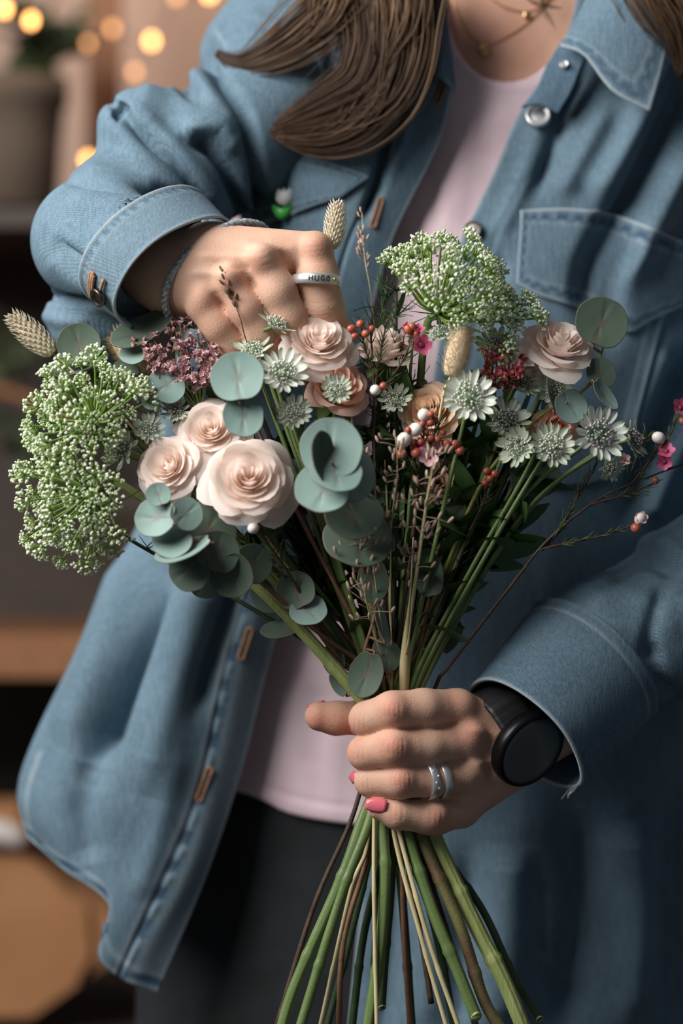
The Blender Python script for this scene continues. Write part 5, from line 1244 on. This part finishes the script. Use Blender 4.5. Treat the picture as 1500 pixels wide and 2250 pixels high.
def statice(tips, hub, key, matn, label, per=8, fr=10.5):
    root = empty('statice_sprig', ENDS_BASE(key), label, 'flower', 'statice sprigs'); hub = U(np.array(hub, float)); m = MB()
    for tp in tips:
        tp = U(np.array(tp, float)); mid = (hub + tp) / 2 + np.array([R.uniform(-14, 14), R.uniform(-10, 10), 10]); path = crom(np.array([hub, mid, tp]), 14); m.tube(path, np.linspace(3.2, 1.6, 14), 5)
        for k in range(per):
            q = path[13 - int(k * 6.5 / per)]; d = (path[13] - path[9]); d /= np.linalg.norm(d)
            side = np.array([R.uniform(-1, 1), R.uniform(-1, .6), R.uniform(-.5, 1)]); side /= np.linalg.norm(side); o = q + side * R.uniform(4, 17)
            place('floret', FLO[matn], frame(o, d * .9 + side * .9, (R.uniform(-1, 1), R.uniform(-1, 1), .3)), root, fr * R.uniform(.7, 1.15))
    mk('sprays', m.V(), m.f, MAT['stem_green'], root); stem(root, hub, vec((-.2, .9, .1)), key, 4, mat='stem_green')
tips = []
for x, y, d in ((298, 752, -20), (318, 778, -40), (335, 738, -20), (350, 770, -30), (372, 722, -20), (385, 752, -40), (400, 712, -20), (418, 745, -30), (432, 705, -20), (450, 730, -30), (468, 700, -20), (488, 708, -10), (410, 790, -50), (440, 780, -50), (465, 765, -40), (430, 820, -60), (395, 820, -50), (455, 830, -55), (360, 805, -40), (492, 745, -10), (470, 800, -60)): tips.append((x + R.uniform(-6, 6), y + R.uniform(-6, 6), d))
statice(tips, (440, 905, 0), 'j', 'statice', 'dusty pink statice cluster between the raised hand and left roses', per=15, fr=9.5)
statice([(1066, 800, -30), (1082, 782, -40), (1100, 800, -50), (1118, 782, -40), (1138, 800, -50), (1150, 790, -30), (1105, 822, -55), (1078, 830, -45), (1128, 826, -50), (1148, 815, -40), (1060, 775, -20), (1095, 765, -30)], (1090, 930, 10), 'c', 'statice_hot', 'deep pink statice cluster left of the open right-hand rose', per=10, fr=9)
statice([(905, 715, -20), (915, 735, -25), (890, 725, -10)], (900, 840, 10), 'k', 'statice_hot', 'few deep pink statice florets beside the pink waxflower', per=4, fr=8)

BUD = {m: mesh_data('bud', ball((0, 0, 0), 1, 10, 7, (1, 1, 1.12))[0] * K, ball((0, 0, 0), 1, 10, 7)[1], MAT[m]) for m in ('bud_red', 'bud_white')}
def waxflower_mesh(mat):
    m = MB()
    for k in range(5):
        a0 = k * 1.2566; V = []; D = []
        for i in range(4):
            t = i / 3
            for s in (-1, -.5, 0, .5, 1): w = .46 * math.sin(math.pi * (.18 + .70 * t)); r = .22 + .78 * t; a = a0; V.append((r * math.cos(a) - s * w * math.sin(a), r * math.sin(a) + s * w * math.cos(a), .32 * t + .1 * s * s)); D.append(max(0, .7 - t * 1.6))
        m.add(V, [(i * 5 + j, i * 5 + j + 1, (i + 1) * 5 + j + 1, (i + 1) * 5 + j) for i in range(3) for j in range(4)], D)
    v, f = ball((0, 0, .05), .28, 10, 6, (1, 1, .7)); m.add(v, f, .8); v, f = ball((0, 0, -.3), .34, 10, 6, (1, 1, 1.2)); m.add(v, f, .3)
    return mesh_data('wax_bloom', m.V() * K, m.f, mat, attrs={'deep': m.A()})
WAX = {m: waxflower_mesh(MAT[m]) for m in ('wax_pink', 'wax_blush')}
def wax(key, label, trunk, twigs, buds, blooms, needles=26, waist=None, rad=4):
    """waxflower branch: trunk points tip to grip, side twigs, buds (x, y, d, r, material), blooms (x, y, d, r, facing, material)"""
    root = empty('waxflower_branch', ENDS_BASE(key), label, 'flower', 'waxflower branches'); e, r, m_ = end_of(key, root); e = U(np.array(e, float)); m = MB(); lines = []
    tr = U(np.array(trunk, float)); w1 = U([GRIP[0] + np.clip((trunk[-1][0] - GRIP[0]) * .3, -60, 74), 1500., GRIP[2] + 14]) if waist is None else U(np.array(waist, float)); w2 = (w1 + e[0]) / 2; w2[2] = U([0., 1650, 0])[2]
    w2[0] = np.clip(w2[0], U(np.array(GRIP, float))[0] - 48, U(np.array(GRIP, float))[0] + 48)
    p = crom(np.concatenate([tr, [w1, w2], e]), 60); m.tube(p, np.concatenate([np.linspace(2, rad, 30), np.linspace(rad, r, 30)]), 7); lines.append(p[:24])
    for tw in twigs: q = crom(U(np.array(tw, float)), 16); m.tube(q, np.linspace(1.8, 3, 16), 6); lines.append(q)
    mk('twigs', m.V(), m.f, MAT['stem_brown'], root)
    nd = MB()
    for L in lines:
        for k in range(needles):
            q = L[R.randint(0, len(L) - 2)]; d = L[0] - L[-1]; d /= np.linalg.norm(d); s = np.array([R.uniform(-1, 1), R.uniform(-1, 1), R.uniform(-1, 1)]); s -= d * (s @ d); s /= np.linalg.norm(s) + 1e-6
            nd.tube(np.stack([q, q + (d * .8 + s * .6) * 12, q + (d + s * .7) * R.uniform(18, 28)]), [1.3, 1.2, .4], 4)
    mk('needles', nd.V(), nd.f, MAT['needle'], root)
    allp = np.concatenate(lines)
    def stalk(c): k = np.argmin(((allp - c) ** 2).sum(1)); return allp[k]
    sm = MB()
    for x, y, d, rr, mt in buds:
        c = U(np.array([x, y, d], float)); a = stalk(c); dv = c - a; sm.tube(crom(np.array([a, (a + c) / 2 + [0, 0, 2], c]), 5), 1.6, 5); place('bud', BUD[mt], frame(c, dv + np.array([0, -1e-3, 1e-3])), root, rr)
    for x, y, d, rr, f, mt in blooms:
        c = U(np.array([x, y, d], float)); a = stalk(c); sm.tube(crom(np.array([a, (a + c) / 2, c]), 5), 1.6, 5); place('wax_bloom', WAX[mt], frame(c, vec(f), (0, 0, 1), R.random() * 6), root, rr)
    mk('flower_stalks', sm.V(), sm.f, MAT['needle'], root)
wax('a', 'waxflower branch with red buds and a pink bloom at the top of the bouquet', [(812, 705, -60), (818, 790, -50), (822, 880, -30), (826, 1100, 10), (850, 1350, 20)],
    [[(792, 705, -70), (800, 760, -60), (820, 820, -40)], [(905, 745, -70), (880, 800, -60), (830, 870, -30)], [(850, 700, -60), (835, 780, -60), (824, 850, -40)]],
    [(772, 722, -72, 9, 'bud_red'), (792, 712, -75, 10, 'bud_red'), (803, 733, -78, 9, 'bud_red'), (816, 722, -70, 8, 'bud_red'), (780, 738, -70, 8, 'bud_red'), (897, 724, -70, 10, 'bud_red'), (915, 732, -66, 9, 'bud_red'), (905, 718, -70, 9, 'bud_red'), (824, 857, -90, 12, 'bud_white'), (842, 848, -84, 9, 'bud_red')],
    [(924, 758, -80, 24, (.4, .1, .9), 'wax_pink'), (918, 724, -70, 15, (.2, .7, .6), 'wax_pink')])
wax('i', 'waxflower branch with white and red-brown buds before the apricot rose', [(936, 900, -110), (930, 960, -100), (920, 1040, -50), (905, 1200, 0), (880, 1380, 20)],
    [[(965, 930, -100), (945, 975, -90), (925, 1020, -60)], [(895, 950, -110), (905, 990, -90), (918, 1040, -55)], [(1010, 985, -70), (975, 1020, -60), (935, 1070, -40)], [(885, 995, -100), (900, 1020, -90), (915, 1060, -50)]],
    [(888, 966, -125, 16, 'bud_white'), (912, 944, -122, 15, 'bud_white'), (932, 912, -118, 15, 'bud_white'), (897, 945, -128, 8, 'bud_red'), (946, 910, -130, 8, 'bud_red'), (945, 928, -120, 9, 'bud_red'), (955, 922, -115, 8, 'bud_red'), (928, 932, -122, 8, 'bud_red'), (882, 998, -120, 12, 'bud_red'), (914, 995, -118, 12, 'bud_red'), (925, 970, -116, 9, 'bud_red'), (945, 962, -112, 9, 'bud_red'), (960, 965, -108, 9, 'bud_red'), (980, 975, -100, 10, 'bud_red'), (1000, 976, -95, 10, 'bud_red'), (1010, 990, -90, 11, 'bud_red'), (972, 950, -105, 8, 'bud_red'), (905, 972, -120, 8, 'bud_red'), (935, 950, -115, 8, 'bud_red')],
    [(940, 1005, -118, 22, (.1, .2, .97), 'wax_blush'), (920, 978, -112, 16, (-.2, .3, .9), 'wax_pink'), (958, 985, -100, 14, (.3, .4, .8), 'wax_blush')])
wax('l', 'long waxflower branch reaching out to the right edge', [(1500, 1020, 0), (1420, 1050, 0), (1310, 1100, 5), (1200, 1190, 10), (1120, 1290, 20), (985, 1465, 40)],
    [[(1488, 905, -10), (1470, 960, -10), (1430, 1010, 0), (1390, 1060, 0)], [(1440, 1060, 0), (1380, 1085, 0), (1300, 1108, 5)], [(1400, 1150, 0), (1330, 1175, 5), (1260, 1190, 10), (1195, 1205, 12)], [(1310, 1020, 20), (1260, 1110, 15), (1210, 1190, 12)], [(1290, 1040, 10), (1240, 1150, 15), (1190, 1210, 14)], [(1420, 960, -5), (1400, 1000, 0), (1380, 1060, 0)]],
    [(1446, 962, -10, 14, 'bud_white'), (1406, 1140, -5, 13, 'bud_white'), (1396, 1160, -10, 11, 'bud_red'), (1440, 1056, 0, 8, 'bud_red'), (1500, 925, -10, 9, 'bud_red')],
    [(1494, 896, -12, 22, (.3, .3, .9), 'wax_pink'), (1464, 992, -12, 20, (-.2, .5, .8), 'wax_pink'), (1460, 1015, -12, 18, (-.3, -.2, .9), 'wax_pink'), (1370, 1010, 10, 15, (.1, .2, .97), 'wax_blush'), (1408, 1138, -8, 15, (.2, .3, .9), 'wax_blush')], needles=22, waist=(960, 1500, 60))
wax('e', 'waxflower branch with one white bud below the largest rose', [(560, 1130, -130), (580, 1180, -110), (640, 1270, -60), (720, 1400, 0)],
    [[(612, 1110, -110), (605, 1170, -100), (620, 1230, -80)], [(530, 1180, -90), (580, 1230, -80), (630, 1270, -60)]],
    [(556, 1160, -150, 13, 'bud_white'), (607, 1122, -120, 10, 'bud_red'), (600, 1110, -120, 9, 'bud_red')], [], needles=34)
wax('t', 'waxflower twig with orange buds in the dark middle of the bouquet', [(1075, 1030, 0), (1065, 1090, 10), (1020, 1200, 30), (950, 1380, 40)], [[(1090, 1060, 0), (1070, 1090, 10), (1050, 1130, 16)]],
    [(1070, 1036, -6, 9, 'bud_red'), (1086, 1042, -6, 9, 'bud_red'), (1076, 1052, -8, 9, 'bud_red'), (1066, 1062, -6, 8, 'bud_red')], [], needles=20)
# dried spikes
def spike(base, tip, w, key, label, via=None, n=150, matn='straw'):
    """canary-grass head: overlapping pointed scales on an egg-shaped core"""
    b, t = U(np.array(base, float)), U(np.array(tip, float)); ax = t - b; L = np.linalg.norm(ax); ax /= L; root = empty('dried_grass_spike', ENDS_BASE(key), label, 'dried grass', 'dried grass heads'); M0 = frame(b, ax); m = MB()
    prof = lambda s: w * (math.sin(math.pi * min(1, .10 + .84 * s)) ** .7) * (1 - .25 * s)
    v, f = tube(np.array([b + ax * L * s for s in np.linspace(.02, .95, 10)]), [prof(s) * .7 for s in np.linspace(.02, .95, 10)], 10); m.add(v, f, .1)
    for i in range(n):
        s = (i + .5) / n; a = i * 2.39996; rr = prof(s * .95); d = M0[:3, :3] @ np.array([math.cos(a), math.sin(a), 0]); p = b + ax * L * s * .93 + d * rr * .72
        out = ax * 1.0 + d * .42; out /= np.linalg.norm(out); sd = np.cross(out, d); sd /= np.linalg.norm(sd); ln, wd_ = L * .15, L * .036
        q = np.array([p, p + out * ln * .45 + sd * wd_ + d * 1, p + out * ln + d * 3, p + out * ln * .45 - sd * wd_ + d * 1, p + out * ln * .5 + d * wd_ * .9])
        m.add(q, [(0, 1, 4), (1, 2, 4), (2, 3, 4), (3, 0, 4)], [0, .3, .9, .3, .55])
    mk('seed_head', m.V(), m.f, MAT[matn], root, smooth=False, attrs={'deep': m.A()}); stem(root, b, ax, key, 2.6, via=via, mat='stem_cream')
spike((118, 778, 0), (22, 692, 0), 34, 'j', 'cream dried grass spike sticking out at the far left', via=(330, 980, 50))
spike((730, 548, -10), (742, 442, -10), 28, 'f', 'cream dried grass spike standing upright beside the raised index finger', via=(770, 900, 30))
def bunny(base, tip, w, key, label, n=1500, via=None):
    b, t = U(np.array(base, float)), U(np.array(tip, float)); ax = t - b; L = np.linalg.norm(ax); ax /= L; root = empty('bunny_tail_grass', ENDS_BASE(key), label, 'dried grass', 'dried grass heads'); M0 = frame(b, ax); m = MB()
    prof = lambda s: w * math.sin(math.pi * min(1, .14 + .80 * s)) ** .6
    v, f = tube(np.array([b + ax * L * s for s in np.linspace(.0, 1, 12)]), [prof(s) * .72 for s in np.linspace(.0, 1, 12)], 12); mk('seed_head', v, f, MAT['fluff'], root)
    for i in range(n):
        s = R.random(); a = R.random() * 6.283; d = M0[:3, :3] @ np.array([math.cos(a), math.sin(a), 0]); p = b + ax * L * s + d * prof(s) * .6; e = p + (d * .8 + ax * R.uniform(.3, .9)) * w * R.uniform(.35, .7) + np.array([R.uniform(-2, 2), R.uniform(-2, 2), R.uniform(-2, 2)])
        sd = np.cross(e - p, [.3, .2, .9]); sd /= np.linalg.norm(sd); m.add([p - sd * .9, p + sd * .9, e], [(0, 1, 2)])
    tag(mk('fluff', m.V(), m.f, MAT['fluff'], root), kind='stuff'); stem(root, b, ax, key, 3, mat='stem_cream', via=via)
bunny((990, 826, -90), (1022, 722, -80), 34, 'k', 'cream fluffy bunny tail in front of the right lace flower')
bunny((320, 820, 40), (252, 735, 60), 40, 'd', 'cream bunny tail half hidden behind the long dark leaf below the cuff')
# grasses
def grass(path, key, label, n, seed, rr, matn='grass_seed', name='grass_panicle', spread=26, waist=None, lo=0, hi=.55, srad=1.8):
    p0 = U(np.array(path, float)); root = empty(name, ENDS_BASE(key), label, 'grass', 'fine grasses'); e, r, m_ = end_of(key, root); e = U(np.array(e, float)); q = random.Random(seed)
    w1 = U([GRIP[0] + np.clip((path[-1][0] - GRIP[0]) * .2, -55, 60), 1500., GRIP[2]]); w2 = (w1 + e[0]) / 2; w2[2] = U([0., 1650, 0])[2]; w2[0] = np.clip(w2[0], U(np.array(GRIP, float))[0] - 48, U(np.array(GRIP, float))[0] + 48)
    p = crom(np.concatenate([p0, [w1, w2], e]), 70); m = MB(); m.tube(p, np.concatenate([np.linspace(.8, srad, 35), np.linspace(srad, r * .7, 35)]), 6); mk('stalk', m.V(), m.f, MAT['stem_cream' if matn == 'grass_seed' else 'stem_brown'], root)
    top = crom(p0, 40); s = MB()
    for k in range(n):
        i = q.randint(0, int(39 * hi)); c = top[i]; d = top[0] - top[min(39, i + 6)]; d = d / (np.linalg.norm(d) + 1e-6); sd = np.array([q.uniform(-1, 1), q.uniform(-.6, .6), q.uniform(-.3, .6)]); c2 = c + sd * q.uniform(.2, 1) * spread; s.tube(np.stack([c, (c + c2) / 2 + [0, 0, 2], c2]), .7, 4)
        M = frame(c2, d + sd * .6, (0, 1, .2)); v, f = ball((0, 0, rr), rr, 6, 5, (.45, .45, 1.3)); s.add(v @ M[:3, :3].T + M[:3, 3], f)
    tag(mk('seeds', s.V(), s.f, MAT[matn], root), kind='stuff')
grass([(490, 598, -90), (505, 640, -88), (528, 700, -80), (545, 760, -60), (620, 960, 0), (740, 1250, 30)], 'i', 'brown grass sprig in front of the raised hand', 26, 3, 6, 'grass_brown', spread=11, hi=.35, srad=1.6)
grass([(795, 470, 150), (800, 560, 130), (815, 650, 100), (830, 800, 60), (850, 1100, 40)], 'u', 'blurred grass sprig behind the upright spike', 24, 4, 6, spread=16, hi=.4)
grass([(955, 990, -190), (945, 1060, -190), (930, 1140, -170), (910, 1280, -100), (895, 1420, -30)], 'f', 'pale grass panicle hanging before the dark stems, right of centre', 44, 5, 8, spread=52, hi=.8)
grass([(800, 1150, -160), (790, 1220, -160), (800, 1300, -120), (825, 1400, -40)], 'd', 'pale grass panicle low before the stems, left of centre', 46, 6, 8, spread=74, hi=.9)
grass([(870, 960, -170), (872, 1050, -160), (860, 1150, -120), (858, 1320, -40)], 'k', 'fine grass panicle beside the centre eucalyptus leaves', 34, 7, 7, spread=50, hi=.8)
grass([(775, 1000, -150), (800, 1080, -140), (815, 1200, -90), (835, 1360, -20)], 'q', 'fine grass panicle behind the centre eucalyptus leaves', 30, 8, 7, spread=40, hi=.8)
# dry leaf sheath around a straw at the grip
pth = crom(U(np.array([(908, 1180, -60), (902, 1300, -40), (892, 1410, -22), (888, 1500, -8), (884, 1560, 10)], float)), 24); wd_ = np.interp(np.linspace(0, 1, 24), [0, .3, .62, .85, 1], [1.5, 3, 12, 10, 4]); V_ = []
for i in range(24):
    for s in (-1, 0, 1): V_.append(pth[i] + np.array([s * wd_[i], 5 * abs(s), 0]))
root = empty('straw_leaf', U([884., 1560, 10]), 'dry cream grass leaf tucked into the top of the fist', 'dried grass', 'dried grass heads'); mk('blade', np.array(V_), grid_faces(24, 3), MAT['stem_cream'], root, solid=1.5)
# greenery that fills the inside of the bouquet
NARROW = [flat_leaf(1, .13, n=8, bend=b, mat=MAT['leaf_green'], name='leaf') for b in (-.25, .1, -.5)]
def greenery(head, key, label, n, L, w=1.0, fth=0):
    h = U(np.array(head, float)); root = empty('greenery_stem', ENDS_BASE(key), label, 'greenery', 'green filler stems'); p = stem(root, h, np.array([0, 0, 1.]), key, 3.5, mat='stem_dark')
    for k in range(n):
        i = R.randint(0, min(len(p) - 24, int(len(p) * .4))); d = p[max(0, i - 2)] - p[i + 2]; d /= np.linalg.norm(d); s = np.array([R.uniform(-1, 1), R.uniform(-1, .8), R.uniform(-.5, .5)]); up = d * .8 + s
        o = place('leaf', NARROW[k % 3], frame(p[i], np.cross(up, s + np.array([.2, .9, .1])), up), root, L * R.uniform(.7, 1.2)); o.scale[0] *= w
    if fth:
        m = MB()
        for k in range(fth):
            i = R.randint(0, int(len(p) * .26)); a = p[i]; d = np.array([R.uniform(-1, 1), R.uniform(-1, .5), R.uniform(-.1, 1)]); d /= np.linalg.norm(d); e = a + d * R.uniform(40, 95); m.tube(crom(np.array([a, (a + e) / 2 + [0, 0, R.uniform(-14, 14)], e + [R.uniform(-12, 12), 0, R.uniform(-12, 12)]]), 7), np.linspace(1.7, .7, 7), 4)
        tag(mk('feathery_leaves', m.V(), m.f, MAT['feather_leaf'], root), kind='stuff')
    return root
GH = [((870, 640, 20), 'h', 'feathery green foliage under the right lace flower', 4, 70, 1, 60), ((840, 650, 40), 'g', 'feathery foliage with thread leaves left of the right lace flower', 2, 60, 1, 46), ((240, 1085, 10), 'n', 'thin thread-leaved stem behind the lower lace flower', 2, 60, .7, 14),
      ((820, 900, 60), 's', 'dark green leafy stem behind the salmon rose', 12, 120, 1.2, 0), ((700, 930, 70), 'r', 'dark green leafy stem behind the small green astrantia', 12, 130, 1.3, 0), ((900, 1000, 90), 'q', 'dark leafy stem behind the bud cluster', 12, 140, 1.3, 0),
      ((1000, 960, 90), 'v', 'dark leafy stem behind the sharp white astrantia', 12, 140, 1.3, 0), ((1080, 1000, 100), 'u', 'dark leafy stem behind the lower right astrantia row', 12, 140, 1.4, 0), ((620, 1000, 90), 't', 'dark leafy stem behind the largest rose', 12, 140, 1.4, 0),
      ((780, 1060, 110), 'h', 'dark leafy stem behind the centre eucalyptus', 12, 150, 1.4, 0), ((1130, 900, 110), 'b', 'dark leafy stem behind the deep pink statice', 12, 130, 1.4, 0), ((560, 900, 100), 'p', 'dark leafy stem behind the round-leaf sprig', 12, 140, 1.4, 0),
      ((900, 1120, 120), 's', 'shaded leafy stem low in the bouquet centre', 12, 140, 1.6, 0), ((700, 1150, 120), 'r', 'shaded leafy stem low behind the drooping eucalyptus', 12, 140, 1.6, 0), ((1050, 1150, 110), 'c', 'toothed green leaves on a stem at the right of the stems', 10, 110, 2.2, 0),
      ((480, 960, 110), 'n', 'dark leafy stem behind the left roses', 10, 130, 1.4, 0), ((980, 860, 110), 'g', 'dark leafy stem behind the apricot rose', 12, 130, 1.4, 20), ((820, 1200, 130), 'v', 'shaded leafy stem just above the grip', 10, 120, 1.5, 0), ((640, 850, 100), 'o', 'dark leafy stem behind the large white astrantia', 12, 130, 1.4, 16)]
GH += [((860, 800, 70), 'r', 'leafy stem in the gap left of the apricot rose', 14, 120, 1.8, 20), ((900, 860, 50), 'c', 'leafy stem with thread leaves behind the white wax buds', 10, 110, 1.6, 40), ((1010, 800, 60), 'b', 'leafy stem behind the cream bunny tail', 12, 120, 1.8, 24),
       ((1180, 900, 90), 'e', 'dark leafy stem behind the shaded right-hand astrantia', 12, 130, 2.0, 0), ((1120, 1040, 90), 'v', 'dark leafy stem under the lower right astrantias', 14, 130, 2.2, 0), ((1000, 1120, 100), 'u', 'broad dark leaves right of the pale panicle', 14, 140, 2.4, 0),
       ((760, 960, 60), 's', 'leafy stem with thread leaves below the salmon rose', 12, 120, 1.8, 30), ((640, 1120, 80), 't', 'broad dark leaves below the largest rose', 12, 140, 2.4, 0), ((420, 880, 60), 'n', 'leafy stem below the pink statice', 10, 100, 1.6, 24), ((300, 900, 60), 'o', 'leafy stem between the lace flower and left astrantia', 8, 100, 1.6, 20),
       ((880, 1240, 120), 'h', 'broad shaded leaves above the grip', 12, 130, 2.2, 0), ((960, 1240, 120), 'p', 'broad shaded leaves at the right above the grip', 12, 130, 2.2, 0)]
for g in GH: greenery(*g)
